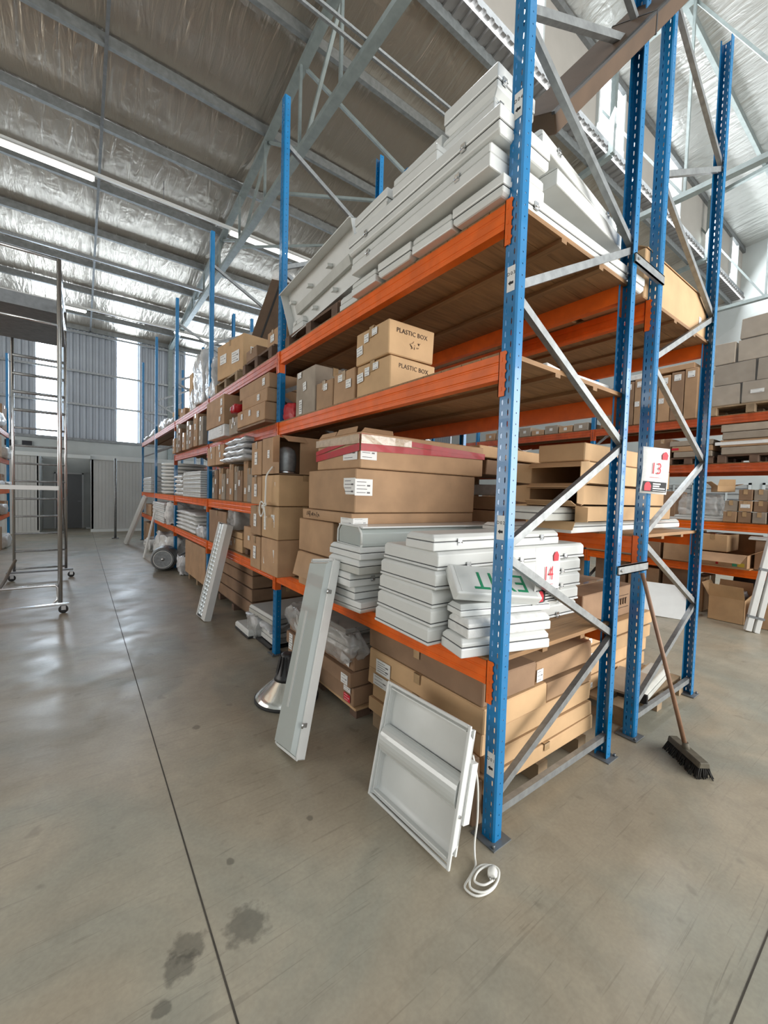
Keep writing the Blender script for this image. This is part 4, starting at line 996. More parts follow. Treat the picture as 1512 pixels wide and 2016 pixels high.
# bays 3 to 5, second level: white fittings
z = Z2+.0135
GW = 'white fittings stacked on the second level of the far bays'
for k in range(6):
    fitting(.35, 6.05, z+k*.068, .85, 1.25, .064, '%s white panel fitting of the square stack next to the third post' % ['bottom', 'second', 'third', 'fourth', 'fifth', 'top'][k], clips=0, group=GW, cham=.008, lens='white_metal')
for k in range(5):
    lumpy(-.05, .5, 6.8+.02*k, 7.65, z+k*.075, z+k*.075+.07, '%s wrapped fitting in the ragged stack between the square and round stacks' % ['bottom', 'second', 'middle', 'fourth', 'top'][k], 'white_soft', amp=.02, freq=12, group=GW, name='wrapped_fitting', cat='wrapped fitting', seedv=k, cuts=8)
def round_tray(x, y, z, label, g):
    r = empty('round_light', (x, y, z)); tag(r, label, 'light fitting', g)
    m = MB(); m.lathe([(.40, .0), (.45, .02), (.47, .055), (.46, .062), (.44, .06)], 36); m.build('round_pan', 'white_metal', r)
    m = MB(); m.lathe([(.30, .055), (.28, .07), (.1, .074)], 24); m.build('pan_lid', 'white_plastic', r)
for k in range(9): round_tray(.40, 9.05, z+k*.076, '%s pan shaped round light in the tall white stack' % nn[k], 'round pan lights in the tall stack')
for k in range(4): fitting(.35, 11.6, z+k*.10, .8, 1.5, .095, '%s flat white fitting at the far end of the second level' % ['bottom', 'second', 'third', 'top'][k], clips=0, group=GW, lens='white_metal')
# lowest level, bays 3 to 5
z = Z1+.0135
for k in range(5):
    lumpy(-.02, .7, 5.95, 7.6, z+k*.07, z+k*.07+.066, '%s white wrapped fitting of the long pile on the lowest level, third bay' % ['bottom', 'second', 'middle', 'fourth', 'top'][k], 'white_soft', amp=.012, freq=6, group='white wrapped fittings on the lowest level', name='wrapped_fitting', cat='wrapped fitting', seedv=k+9, cuts=10)
lumpy(-.03, .3, 5.40, 5.90, z, z+.17, 'clear bag of small white and red parts by the third post', 'bag_white', amp=.03, freq=12, name='parts_bag', cat='plastic bag', cuts=12)
for k in range(5):
    fitting(.3, 9.3, z+k*.085, .8, 1.6, .08, '%s bubble wrapped batten in the fourth bay pile, lowest level' % ['bottom', 'second', 'middle', 'fourth', 'top'][k], clips=0, m='white_soft', lens='white_soft', group='wrapped battens in the fourth bay')
lumpy(-.1, .6, 8.1, 8.4, z, z+.45, 'ragged heap of white wrapped parts beside the fourth post', 'white_soft', amp=.05, freq=8, name='parts_heap', cat='wrapped bundle', cuts=12)
carton(.0, .6, 11.2, 12.2, z, z+.3, 'brown carton on the far lowest shelf behind the leaning batten', 'card', tape='x')
# floor under bays 2 to 5
GF = 'long dark cartons on the floor under the second bay'
for k in range(4):
    carton(.12+.01*k, 1.05, 3.68+.02*k, 5.15-.03*(k % 2), .101+k*.155, .101+k*.155+.15, '%s long brown carton lying under the second bay' % ['bottom', 'second', 'third', 'top'][k], 'card_dark', tape='y', group=GF)
pallet(.12, 1.05, 3.70, 5.1, 0, 'low pallet under the long brown cartons of the second bay', m='pallet_dark', h=.10, along='x')
z = .0
GP = 'white panels lying on the floor beside the second post'
carton(.0, 1.0, 2.78, 3.18, .001, .03, 'black and chrome framed panel at the bottom of the floor panels', 'black_plastic', tape=None, name='framed_panel', cat='light panel', group=GP)
fitting(.30, 3.43, .001, .75, .46, .085, 'flat white fitting on a black frame on the floor by the second post', clips=0, group=GP, m='black_plastic', split=.25)
fitting(.55, 2.98, .032, 1.0, .35, .10, 'white box fitting lying on the framed panel behind the second post', clips=0, group=GP)
lumpy(.02, 1.0, 2.80, 3.60, .140, .21, 'panel in crumpled clear film lying over the floor fittings', 'bag_white', amp=.02, freq=7, group=GP, name='film_wrapped_light', cat='wrapped panel')
fitting(.5, 3.15, .235, .95, .62, .085, 'grey sided fitting on top of the film wrapped panel', clips=0, group=GP, m='grey_tray', rz=.05)
lumpy(-.02, .08, 3.15, 3.40, .0, .24, 'twisted strip of clear film hanging off the floor fittings', 'bag_clear', amp=.03, freq=11, name='film_strip', cat='plastic wrap', cuts=10)
pallet(.05, 1.0, 5.5, 6.8, 0, 'pallet under the big brown carton, third bay', h=.12, along='x')
carton(.0, 1.0, 5.42, 6.85, .121, .70, 'big brown carton with clear tape on a pallet, third bay floor', 'card', tape='y', tm='tape_clear', sag=.015)
# wrapped round lamp on the floor
def wrapped_lamp():
    r = empty('drum_lamp', (-.20, 7.75, .235), (radians(90), 0, radians(-18))); tag(r, 'round drum shaped lamp wrapped in clear film on the aisle floor', 'lamp')
    m = MB(); m.lathe([(.20, -.30), (.23, -.22), (.235, .0), (.215, .10), (.19, .13)], 32); m.build('lamp_drum', 'galv', r)
    m = MB(); m.lathe([(.0, .105), (.10, .12), (.165, .128), (.17, .14), (.155, .136)], 32, cap=False); m.build('lamp_face', 'white_metal', r)
    m = MB(); m.lathe([(.03, .12), (.028, .15), (.0, .158)], 16); m.build('centre_knob', 'chrome', r)
    m = MB(); m.lathe([(.17, .13), (.185, .145), (.20, .13)], 32, cap=False); m.build('face_rim', 'galv_dark', r, solid=.004)
wrapped_lamp()
lumpy(-.30, .02, 8.13, 8.42, 0, .26, 'clear film bag bunched up behind the drum lamp', 'bag_white', amp=.05, freq=8, name='plastic_bag', cat='plastic bag')
lumpy(-.05, .30, 7.0, 7.4, .0, .34, 'grey plastic wrapped part standing beside the drum lamp', 'bag_white', amp=.04, freq=7, name='wrapped_part', cat='wrapped part')
lumpy(-.05, .5, 8.45, 10.2, 0, .55, 'white heap of wrapped fittings piled under the fourth bay', 'white_soft', amp=.08, freq=5, name='parts_heap', cat='wrapped bundle', cuts=16)
lumpy(-.12, .3, 10.5, 11.3, 0, .28, 'low heap of white wrapped parts on the floor under the fifth bay', 'white_soft', amp=.06, freq=6, name='parts_heap', cat='wrapped bundle')
carton(.0, .7, 11.4, 12.6, 0, .62, 'brown carton standing on the floor under the far end of the rack', 'card', tape='x')

# ------------------------------------------------------------------ things leaning on the rack
def troffer():
    """600 mm recessed panel, origin at the middle of its bottom edge; local X = width, Z = up along the panel, -Y = face"""
    b = Vector((-.280, .307, .004)); up = Vector((.13, .02, .575)).normalized()
    wx = Vector((0.01, -1, 0)).normalized(); nrm = wx.cross(up).normalized()
    if nrm.x > 0: nrm = -nrm
    wx = up.cross(nrm) * 1.0
    M = Matrix((wx, -nrm, up)).transposed().to_4x4(); M.translation = b
    r = empty('recessed_panel_light', b); r.matrix_world = M; tag(r, 'square white recessed light panel leaning on the nearest post, its curved basket facing the aisle', 'light fitting')
    S = .295; H = .592
    m = MB(); m.box(-S, -.008, 0, -S+.014, .004, H); m.box(S-.014, -.008, 0, S, .004, H); m.box(-S+.014, -.008, 0, S-.014, .004, .014); m.box(-S+.014, -.008, H-.014, S-.014, .004, H); m.build('frame', 'white_metal', r, bevel=.002)
    # the recessed body: sloped sides and two gently curved wings
    m = MB(); a = S-.014; i = a-.016; d = .045; n = 16
    def prof(t):   # t from 0 (bottom) to 1 (top): depth of the wing surface
        return .008+.040*min(1, t/.06)-.012*sin(pi*t/.43) if t < .43 else (.008+.040*min(1, (1-t)/.06)-.012*sin(pi*(1-t)/.43) if t > .57 else .048)
    rows = []
    for k in range(n*2+1):
        t = k/(n*2); z = .014+t*(H-.028); y = prof(t)
        rows.append([m.bm.verts.new((-a, .0, z)), m.bm.verts.new((-i, y, z)), m.bm.verts.new((i, y, z)), m.bm.verts.new((a, .0, z))])
    for A, B in zip(rows, rows[1:]):
        for k in range(3):
            f = m.bm.faces.new((A[k], A[k+1], B[k+1], B[k])); f.smooth = (k == 1)
    m.build('reflector_wings', 'white_plastic', r, fix=False)
    # basket: half round perforated diffuser running across the middle
    m = MB(); zc = H/2; R = .075; nn_ = 12; A = []; B_ = []
    for k in range(nn_+1):
        a2 = pi*k/nn_; A.append((R*cos(a2)+zc, .032-.048*sin(a2)))
    for (z0, y0), (z1, y1) in zip(A, A[1:]):
        V = [m.bm.verts.new(p) for p in ((-i-.008, y0, z0), (i+.008, y0, z0), (i+.008, y1, z1), (-i-.008, y1, z1))]; f = m.bm.faces.new(V); f.smooth = True
    for s in (-1, 1): m.bm.faces.new([m.bm.verts.new((s*(i+.008), y, z)) for z, y in A])
    m.build('lamp_basket', 'frost', r)
    # back box
    m = MB(); P = [(-S+.03, .004), (-S+.05, .075), (S-.05, .075), (S-.03, .004)]
    m.box(-S+.02, .050, .03, S-.02, .060, H-.03); 
    for s in (-1, 1): m.prism([(.03, .004), (H-.03, .004), (H-.08, .060), (.08, .060)], min(s*(S-.024), s*(S-.020)), max(s*(S-.024), s*(S-.020)), lambda u, v, t: (t, v, u))
    m.box(-S+.03, .004, .03, S-.03, .06, .036); m.box(-S+.03, .004, H-.036, S-.03, .06, H-.03)
    m.box(.02, .06, .16, S-.01, .10, .42)
    m.build('back_housing', 'white_metal', r)
    m = MB(); m.tube([(S-.026, .035, .20), (S-.012, .035, .20)], .007, 8); m.build('screw', 'chrome', r)
    return r
troffer()
cord([(-.085, .07, .42), (-.075, .045, .30), (-.085, .03, .15), (-.11, .02, .06), (-.13, -.0, .015), (-.16, -.03, .008), (-.22, -.05, .007), (-.27, -.07, .007), (-.26, -.12, .008), (-.20, -.14, .008), (-.14, -.13, .010), (-.10, -.09, .014), (-.14, -.05, .018), (-.21, -.055, .018), (-.26, -.09, .018), (-.23, -.135, .018), (-.16, -.14, .02), (-.105, -.11, .022), (-.12, -.075, .026), (-.18, -.065, .026), (-.23, -.085, .026), (-.215, -.12, .028), (-.17, -.13, .03)], .0045, 'cable_white', 'power_cable', label='white cable coiled on the floor beside the leaning panel', cat='cable')
def plug():
    r = empty('power_plug', (-.155, -.115, .022), (0, 0, .6)); tag(r, 'white plug lying on the coiled cable', 'plug')
    m = MB(); m.lathe([(.012, 0), (.020, .008), (.021, .03), (.012, .05)], 12, Matrix.Rotation(pi/2, 4, 'Y')); m.build('plug_body', 'cable_white', r)
    for s in (-.008, .008):
        m = MB(); m.tube([(-.014, s, 0), (0, s, 0)], .0025, 6); m.build('plug_pin', 'chrome', r)
plug()
def lean_frame(b, topc, width_dir, name, label, group=None):
    """frame with Z along the length from b to topc, X along the width, -Y the face side"""
    b, topc = Vector(b), Vector(topc); up = (topc-b).normalized(); wx = Vector(width_dir); wx = (wx-up*wx.dot(up)).normalized(); yy = up.cross(wx)
    M = Matrix((wx, yy, up)).transposed().to_4x4(); M.translation = b
    r = empty(name, b); r.matrix_world = M; tag(r, label, 'light fitting', group); return r, (topc-b).length
def leaning_weatherproof():
    r, L = lean_frame((-.475, 1.150, .003), (-.155, 1.33, 1.13), (0.0, -1, 0), 'weatherproof_batten', 'long white weatherproof batten with a clear ribbed cover leaning against the lower beam')
    # x: width .30 (toward camera positive), -y: face toward the aisle
    w = .145; L = 1.19
    m = MB(); t = .004; D = .085
    m.box(-w, -.0, 0, w, t, L); m.box(-w, -D*.55, 0, -w+t, 0, L); m.box(w-t, -D*.55, 0, w, 0, L); m.box(-w, -D*.55, 0, w, 0, t); m.box(-w, -D*.55, L-t, w, 0, L)
    m.box(-w-.004, -D*.55-.006, -.002, -w+.010, -D*.55+.002, L+.002); m.box(w-.010, -D*.55-.006, -.002, w+.004, -D*.55+.002, L+.002); m.box(-w, -D*.55-.006, -.002, w, -D*.55+.002, .012); m.box(-w, -D*.55-.006, L-.012, w, -D*.55+.002, L+.002)
    m.build('housing', 'white_metal', r)
    m = MB(); c = .035
    lv = [(w-.012, .012, -D*.55-.002), (w-.035, .035, -D*.95)]
    A = [m.bm.verts.new(p) for p in ((-lv[0][0], lv[0][2], lv[0][1]), (lv[0][0], lv[0][2], lv[0][1]), (lv[0][0], lv[0][2], L-lv[0][1]), (-lv[0][0], lv[0][2], L-lv[0][1]))]
    B_ = [m.bm.verts.new(p) for p in ((-lv[1][0], lv[1][2], lv[1][1]), (lv[1][0], lv[1][2], lv[1][1]), (lv[1][0], lv[1][2], L-lv[1][1]), (-lv[1][0], lv[1][2], L-lv[1][1]))]
    for k in range(4): m.bm.faces.new((A[k], A[(k+1) % 4], B_[(k+1) % 4], B_[k]))
    m.bm.faces.new(B_)
    m.build('clear_cover', 'smoke_lens', r)
    m = MB(); m.box(-.035, -D*1.0, .25, -.005, -D*.9, L-.35); m.build('centre_rib', 'frost', r)
    for z in (.19, .98):
        m = MB(); m.box(w+.001, -D*.55-.012, z-.012, w+.006, -D*.55+.02, z+.012); m.tube([(w+.01, -D*.55-.012, z-.015), (w+.01, -D*.55-.012, z+.015)], .006, 8); m.build('clip', 'chrome', r)
leaning_weatherproof()
def leaning_louvre():
    r, L = lean_frame((-.26, 4.20, .003), (-.02, 4.15, 1.16), (0.1, -1, 0), 'louvre_batten', 'white batten with a mirrored louvre leaning against the rack beyond the second post')
    L = 1.19; w = .15; t = .003; D = .075
    m = MB(); m.box(-w, 0, 0, w, t, L); m.box(-w, -D, 0, -w+t, 0, L); m.box(w-t, -D, 0, w, 0, L); m.box(-w, -D, 0, w, 0, t); m.box(-w, -D, L-t, w, 0, L)
    m.box(.035, -D-.001, 0, w, -D+.002, L); m.box(-w, -D-.001, 0, -.115, -D+.002, L); m.build('housing', 'white_metal', r)
    for xa, xb in ((-.112, -.042), (-.036, .034)):
        m = MB(); n = 22
        for k in range(n):
            z = .03+(L-.06)*k/n; m.box(xa, -D, z, xb, -D+.028, z+.002)
        m.box(xa, -D-.001, .02, xa+.002, -.01, L-.02); m.box(xb-.002, -D-.001, .02, xb, -.01, L-.02); m.build('louvre', 'mirror_louvre', r)
        m = MB()
        P = [(xa, -D+.01), (xa+.02, -.015), (xb-.02, -.015), (xb, -D+.01)]
        for p, q in zip(P, P[1:]): m.face([(p[0], p[1], .02), (q[0], q[1], .02), (q[0], q[1], L-.02), (p[0], p[1], L-.02)])
        m.build('reflector', 'mirror_louvre', r)
leaning_louvre()
def leaning_far():
    r, L = lean_frame((-.46, 12.35, .003), (-.02, 11.9, 1.40), (.3, -1, 0), 'slim_batten', 'long white batten leaning on the far end of the rack', 'battens leaning at the far end')
    m = MB(); m.box(-.10, -.03, 0, .10, .03, 1.48); m.build('housing', 'white_metal', r, bevel=.004)
    m = MB(); m.prism([(-.09, -.031), (-.06, -.055), (.06, -.055), (.09, -.031)], .02, 1.46, lambda u, v, t: (u, v, t)); m.build('diffuser', 'white_plastic', r)
    r, L = lean_frame((-.34, 9.5, .003), (-.125, 9.45, 1.10), (.0, -1, 0), 'slim_batten', 'thin white strip leaning on the heap of wrapped fittings in the fourth bay', 'battens leaning at the far end')
    m = MB(); m.box(-.03, -.015, 0, .03, .015, 1.12); m.build('housing', 'white_metal', r, bevel=.003)
    m = MB(); m.prism([(-.028, -.016), (-.016, -.026), (.016, -.026), (.028, -.016)], .01, 1.11, lambda u, v, t: (u, v, t)); m.build('diffuser', 'white_plastic', r)
leaning_far()
def high_bay():
    r = empty('high_bay_lamp', (-.235, 1.80, .002)); tag(r, 'high bay lamp with a black cone top and silver bowl standing on the aisle floor', 'lamp')
    m = MB(); m.lathe([(.235, .012), (.232, .028), (.20, .060), (.14, .115), (.095, .155), (.085, .165)], 40, cap=False); m.build('reflector_bowl', 'alu_reflector', r, solid=.003)
    m = MB(); m.lathe([(.238, 0), (.243, .008), (.243, .018), (.236, .024)], 40); m.build('rim_ring', 'rubber', r)
    m = MB(); m.lathe([(.100, .155), (.092, .175), (.080, .205), (.062, .26), (.052, .315), (.050, .345), (.030, .352)], 24); m.build('gear_cone', 'black_plastic', r)
    for k in range(12):
        a = 2*pi*k/12; m = MB(); m.bar((.082*cos(a), .082*sin(a), .195), (.055*cos(a), .055*sin(a), .335), .006, .014); m.build('cooling_fin', 'black_plastic', r)
high_bay()

# ------------------------------------------------------------------ broom, signs
def broom():
    b = Vector((1.475, -.285, .105)); t = Vector((1.36, -.035, 1.145))
    r = empty('broom', (1.475, -.30, 0)); tag(r, 'wooden handled broom with a black bristle head leaning on the back to back posts', 'broom')
    o = Vector((1.475, -.30, 0))
    m = MB(); m.tube([b-o, (b+t)/2-o+Vector((.006, 0, 0)), t-o], [.0135, .0125, .012], 10); m.build('handle', 'handle_wood', r)
    R = Matrix.Rotation(radians(52), 4, 'Z')
    m = MB(); m.prism([(-.035, .050), (.035, .050), (.028, .085), (-.028, .085)], -.14, .14, lambda u, v, tt: R @ Vector((tt, u, v+.008))); m.build('brush_block', 'brush_block', r, bevel=.005)
    m = MB(); m.tube([Vector((0, .01, .085)), b-o+Vector((-.002, 0, .02))], [.022, .017], 10); m.build('socket', 'brush_block', r)
    m = MB(); rr = random.Random(2)
    for i in range(26):
        for j in range(6):
            x = -.135+.27*i/25; y = -.028+.056*j/5
            p = R @ Vector((x, y, .060)); q = R @ Vector((x*1.10+rr.uniform(-.008, .008), y*1.9+rr.uniform(-.01, .01), 0.001)); m.tube([p, q], [.004, .0032], 4)
    m.build('bristles', 'bristle', r)
broom()
def lot_sign(loc, rot, num, label, w=.105, h=.30):
    r = empty('lot_sign', loc, rot); tag(r, label, 'sign', 'numbered white lot signs'); r.scale = (2.0, 1, 1)
    m = MB(); n = 8; V = []
    for k in range(n+1):
        z = -h*k/n; V.append([m.bm.verts.new((x, -.010*sin(pi*k/n)*(.5 if i else 1), z)) for i, x in enumerate((-w/2, 0, w/2))])
    for A, B in zip(V, V[1:]):
        for k in range(2): m.bm.faces.new((A[k], A[k+1], B[k+1], B[k])).smooth = True
    m.build('card_sheet', 'paper', r, solid=.0008)
    t = text_bm(num, .105, T(0, -.0125, -.140) @ FY @ Matrix.Diagonal((.40, 1, 1, 1)), spacing=1.05); t.build('lot_number', 'ink_red', r)
    m = MB(); m.box(-.022, -.0122, -.196, .022, -.0116, -.1935); m.build('underline', 'ink_red', r)
    m = MB(); m.prism([(.022, -.075), (.042, -.075), (.044, -.045), (.038, -.028), (.033, -.022), (.028, -.028), (.021, -.045)], -.0095, -.0088, lambda u, v, tt: (u, tt, v)); m.build('red_seal', 'ink_red', r)
    m = MB(); m.box(-w/2+.007, -.0100, -h+.013, w/2-.007, -.0092, -h+.078); m.build('black_panel', 'ink', r)
    m = MB(); m.prism([(-.040, -h+.018), (-.016, -h+.018), (-.014, -h+.050), (-.020, -h+.070), (-.028, -h+.075), (-.037, -h+.068), (-.041, -h+.048)], -.0108, -.0102, lambda u, v, tt: (u, tt, v)); m.build('panel_seal', 'ink_red', r)
    m = MB()
    for k, (a, b2, hh) in enumerate(((-.008, .022, .009), (-.008, .018, .009), (-.008, .040, .008), (-.008, .042, .003))):
        z = -h+.064-k*.0145; m.box(-.008, -.0108, z-hh/2, b2, -.0102, z+hh/2)
    m.build('panel_lines', 'paper', r)
lot_sign((1.485, -.030, 1.955), (0, radians(2), radians(-24)), '13', 'white lot sign numbered 13 taped to the third blue post')
lot_sign((.44, .066, 1.350), (0, radians(1.0), radians(-3)), '14', 'white lot sign numbered 14 hanging behind the brace of the end frame')

# ------------------------------------------------------------------ rear rack, nearest bay
z = 1.3785
g = 'long open ended cartons on the middle level of the rear rack'
fitting(1.86, .70, z, 2.2, .15, .05, 'thin white batten lying furthest out under the long open cartons', clips=0, lens='white_metal', group=None)
fitting(2.02, .42, z, 1.9, .26, .075, 'long white batten under the long open cartons, beside the thin one', clips=0, lens='frost', group=None)
def sleeve(x0, x1, y0, y1, z0, z1, label, fl=True, ang=20, m='card_light', end=None):
    c = open_carton(x0, x1, y0, y1, z0, z1, label, m, opening='w', group=g, angs=(ang, ang+50, ang+15, 30)) if fl else carton(x0, x1, y0, y1, z0, z1, label, m, tape=None, group=g)
    return c
sleeve(1.02, 2.58, .24, .60, z+.078, z+.185, 'bottom long carton with an open end and a grey batten sticking out', ang=8)
fitting(1.22, .42, z+.088, .95, .28, .085, 'grey batten poking out of the bottom long carton on the rear rack', clips=0, m='grey_tray', lens='grey_tray', group=None)
sleeve(1.14, 2.48, .26, .66, z+.19, z+.325, 'second long carton from the bottom, dark inside, on the rear rack', ang=65)
sleeve(1.12, 2.46, .22, .64, z+.33, z+.475, 'third long carton with sagging flaps on the rear rack', ang=70)
sleeve(1.10, 2.52, .24, .58, z+.48, z+.60, 'closed long carton on top of the open ones on the rear rack', fl=False)
g2 = 'cartons further back on the rear rack, middle level'
for k, (x0, x1, y0, y1, a, b, m_, lb) in enumerate((
    (1.34, 2.3, 1.08, 1.60, .0, .11, 'card', 'flat brown carton at the bottom of the rear pile beside the D02 sticker'),
    (1.38, 2.3, 1.10, 1.60, .112, .24, 'card', 'brown carton second in the rear pile beside the D02 sticker'),
    (1.50, 2.35, 1.12, 1.60, .242, .345, 'white_soft', 'grey white wrapped carton third in the rear pile'),
    (1.30, 1.93, 1.20, 1.75, .42, .56, 'card_dark', 'dark carton under the pinkish one on the rear rack'),
    (1.16, 2.12, 1.16, 1.60, .562, .66, 'card_light', 'pinkish tan carton on top of the rear pile beyond the red taped one'),
    (1.95, 2.4, 1.15, 1.6, .347, .56, 'card', 'short brown carton propping the pinkish one on the rear rack'),
    (1.2, 1.9, 1.78, 2.3, .0, .50, 'card_dark', 'large dark carton deep in the rear rack behind the tall carton pile'))):
    carton(x0, x1, y0, y1, z+a, z+b, lb, m_, tape=None, group=g2, crush=.012)
def hanging_paper():
    r = empty('crumpled_paper', (1.75, 1.32, z+.665), (0, 0, .2)); tag(r, 'white sheet and thin loops of cable on the pinkish carton, rear rack', 'paper')
    m = MB(); n = 6; V = [[m.bm.verts.new((-.26+.52*i/n, -.12+.24*j/n, .02+.02*sin(i*1.3)*cos(j*1.1))) for j in range(n+1)] for i in range(n+1)]
    for i in range(n):
        for j in range(n): m.bm.faces.new((V[i][j], V[i+1][j], V[i+1][j+1], V[i][j+1]))
    m.build('sheet', 'paper', r, solid=.001)
    for k in range(3): cord([(.0+.03*k, 0, .02), (.01+.03*k, .02, .10), (.04+.02*k, .0, .20), (.05, -.01, .12), (.03+.03*k, -.02, .03)], .003, 'cable_white', 'thin_cable', r)
hanging_paper()
# on the floor of the rear rack
pallet(1.56, 2.56, .06, 1.20, 0, 'timber pallet on the floor under the rear rack, behind the broom', along='y', h=.135)
g3 = 'long tan cartons on the rear rack floor pallet'
for k in range(4):
    carton(1.56-.01*k, 2.60+.05*k, .38+.01*(k % 2), 1.15, .137+k*.116, .137+k*.116+.113, '%s long tan carton on the floor pallet behind the broom' % ['bottom', 'second', 'third', 'top'][k], 'card_light', tape='x', group=g3, st=[('s', .06, .4, .05, .04)])
cb = carton(1.60, 2.50, .46, .95, .604, .86, 'reddish brown carton with black print lying on the long tan cartons', 'card_dark', tape='x')
mm = MB()
for k in range(5): mm.bar((.10+k*.045, -.2465, .10), (.10+k*.045, -.2465, .15), .002, .012)
for k in range(5): mm.bar((.10+k*.045, -.2465, .15), (.125+k*.045, -.2465, .15), .002, .010)
mm.box(.07, -.2472, .07, .34, -.2462, .074); mm.box(.07, -.2472, .175, .34, -.2462, .179); mm.build('printed_mark', 'ink_brown', cb)
carton(1.15, 1.45, .50, 1.0, .003, .42, 'brown carton standing between the two racks behind the back upright', 'card_dark', tape='x')
carton(1.60, 2.4, 1.3, 1.9, .01, .75, 'large dark carton behind the floor pallet of the rear rack', 'card_dark', tape='x')
carton(1.65, 2.5, 1.30, 1.95, .76, 1.10, 'brown carton on the large dark one behind the floor pallet', 'card', tape='y')
fitting(2.12, .18, .136, .72, .17, .075, 'dusty fitting with a black end lying on the floor pallet behind the broom', clips=0, m='grey_tray', lens='grey_tray', group=None, rz=.12)
m = MB(); m.box(-.012, -.10, -.01, .012, .10, .06); o = m.build('end_cap', 'black_plastic', None, bevel=.004); o.parent = [q for q in bpy.data.objects if q.get('label', '').startswith('dusty fitting')][0]; o.location = (-.37, 0, .01)
carton(1.60, 2.10, .10, .34, .215, .235, 'grey board lying on the dusty fitting, rear rack floor', 'card_grey', tape=None, rz=.15, cat='cardboard sheet', name='cardboard_sheet')
carton(.93, 1.42, .92, 1.40, .853, 1.28, 'tan carton with open flap showing behind the white batten stack', 'card_light', tape=None)
carton(.88, 1.06, .52, .80, .01, .10, 'short timber coloured carton lying at the back of the near pallet', 'card', tape=None) if False else None
# cartons on the top level of the rear rack
bt = carton(1.40, 2.58, .06, .50, 2.9245, 3.24, 'very large tan carton with a small pink mark atop the rear rack', 'card_light', tape=None, sag=.01)
sticker(bt, 's', (1.18, .44, .315), .86, .35, .05, .07, m='paper', lines=2, ink='ink_red', name='pink_mark')
flap(bt, (-.58, -.22, .313), (.55, -.22, .313), (0, .20, .13), 'card_light')
carton(1.40, 2.48, .55, 1.1, 2.9245, 3.30, 'second large tan carton behind the one with the pink mark, top of the rear rack', 'card_light', tape='x')
carton(1.50, 2.5, 1.3, 2.4, 2.9245, 3.5, 'large brown carton further along the top of the rear rack', 'card', tape='y')
for b in (1, 2, 3):
    for k in range(3):
        carton(1.55, 2.4, b*RL+.2+k*.8, b*RL+.9+k*.8, 1.3785, 1.3785+.35+.1*((k+b) % 3), 'brown carton in the %s bay of the rear rack, %s along' % (bayn[b], ['first', 'second', 'third'][k]), ['card', 'card_dark', 'card_grey'][(k+b) % 3], tape='x', group='cartons deep in the rear rack')

# ------------------------------------------------------------------ rack across the right hand aisle
X = X3-.03
gw = 'grey stretch wrapped cartons on the right hand rack'
pallet(X, X+1.0, -.03, .90, 2.8535, 'pallet under the grey wrapped block at the right edge of the picture', h=.13, along='x')
rows = [(2.985, 3.27, (.88, .55, .20, -.03)), (3.272, 3.56, (.86, .40, -.02)), (3.562, 3.86, (.87, .62, .20, -.02)), (3.862, 4.14, (.60, .28, -.03))]
q = 0
for r_, (a, b, ys) in enumerate(rows):
    for k, (y1, y0) in enumerate(zip(ys, ys[1:])):
        carton(X+.01, X+.95, y0+.004, y1-.004, a, b, 'grey wrapped carton at the right edge, %s row, %s from the left' % (['lowest', 'second', 'third', 'top'][r_], ['first', 'second', 'third'][k]), 'card_grey', tape=None, group=gw, crush=.015, st=[('w', .5, .5, .14, .05, LB(lines=2))] if (r_, k) == (0, 1) else ())
def wrap_film():
    m = MB(); n = 24; V = []
    zz = [3.0, 3.3, 3.6, 3.87, 4.16]
    for j, z_ in enumerate(zz):
        row = []
        for i in range(n+1):
            y = .92-.95*i/n; zt = z_ if j < 4 else 4.17-.28*max(0, (y-.45)/.45) ; row.append(m.bm.verts.new((X-.012-.010*abs(sin(i*1.9+j)), y, zt)))
        V.append(row)
    for A, B in zip(V, V[1:]):
        for i in range(n): m.bm.faces.new((A[i], A[i+1], B[i+1], B[i])).smooth = True
    o = m.build('stretch_film', 'film', None); tag(o, 'clear stretch film around the grey cartons at the right edge', 'plastic wrap')
wrap_film()
gu = 'upright cartons on the top level of the right hand rack'
z = 2.8535
for k in range(8):
    y0 = 1.04+k*.172; hh = [.74, .72, .70, .70, .72, .70, .66, .64, .64, .62][k]
    if y0 > 2.75: break
    carton(X, X+.6, y0, y0+.168, z, z+hh, '%s from the right of the tall upright cartons, right hand rack top' % nn[k], ['card', 'card_dark'][k % 2], tape=None, group=gu, st=[('w', .5, .88, .09, .09, LB(lines=2, ink='ink_brown'))]+([('w', .3, .45, .07, .08)] if k in (2, 4) else []))
carton(X+.02, X+.7, 1.10, 1.62, z+.745, z+.83, 'flat carton lying on the upright cartons of the right hand rack', 'card', tape=None)
carton(X+.02, X+.5, 1.7, 2.10, z+.725, z+.81, 'white topped flat carton on the upright cartons of the right hand rack', 'white_soft', tape=None)
gb = 'mixed cartons on the third level of the right hand rack'
z = 2.1835
pallet(X, X+.9, .80, 1.42, z, 'dark pallet under the flat cartons at the middle of the right hand rack', m='pallet_dark', h=.10, along='x')
for k in range(3): carton(X+.01*k, X+.8, .82, 1.30+.03*k, z+.102+k*.085, z+.102+k*.085+.08, '%s of three flat cartons on the dark pallet, third level of the right hand rack' % ['lowest', 'middle', 'top'][k], ['card_grey', 'card', 'card_grey'][k], tape=None, group=gb, st=[('w', .1, .5, .09, .03, LB(m='ink_red', lines=0))] if k == 1 else ())
carton(X+.05, X+.6, 1.34, 1.6, z, z+.40, 'tall open brown carton left of the dark pallet on the right hand rack', 'card_dark', tape='x')
pallet(X, X+.9, -.03, .76, z, 'pallet under the taped flat cartons at the right edge, third level', m='pallet_dark', h=.11, along='x')
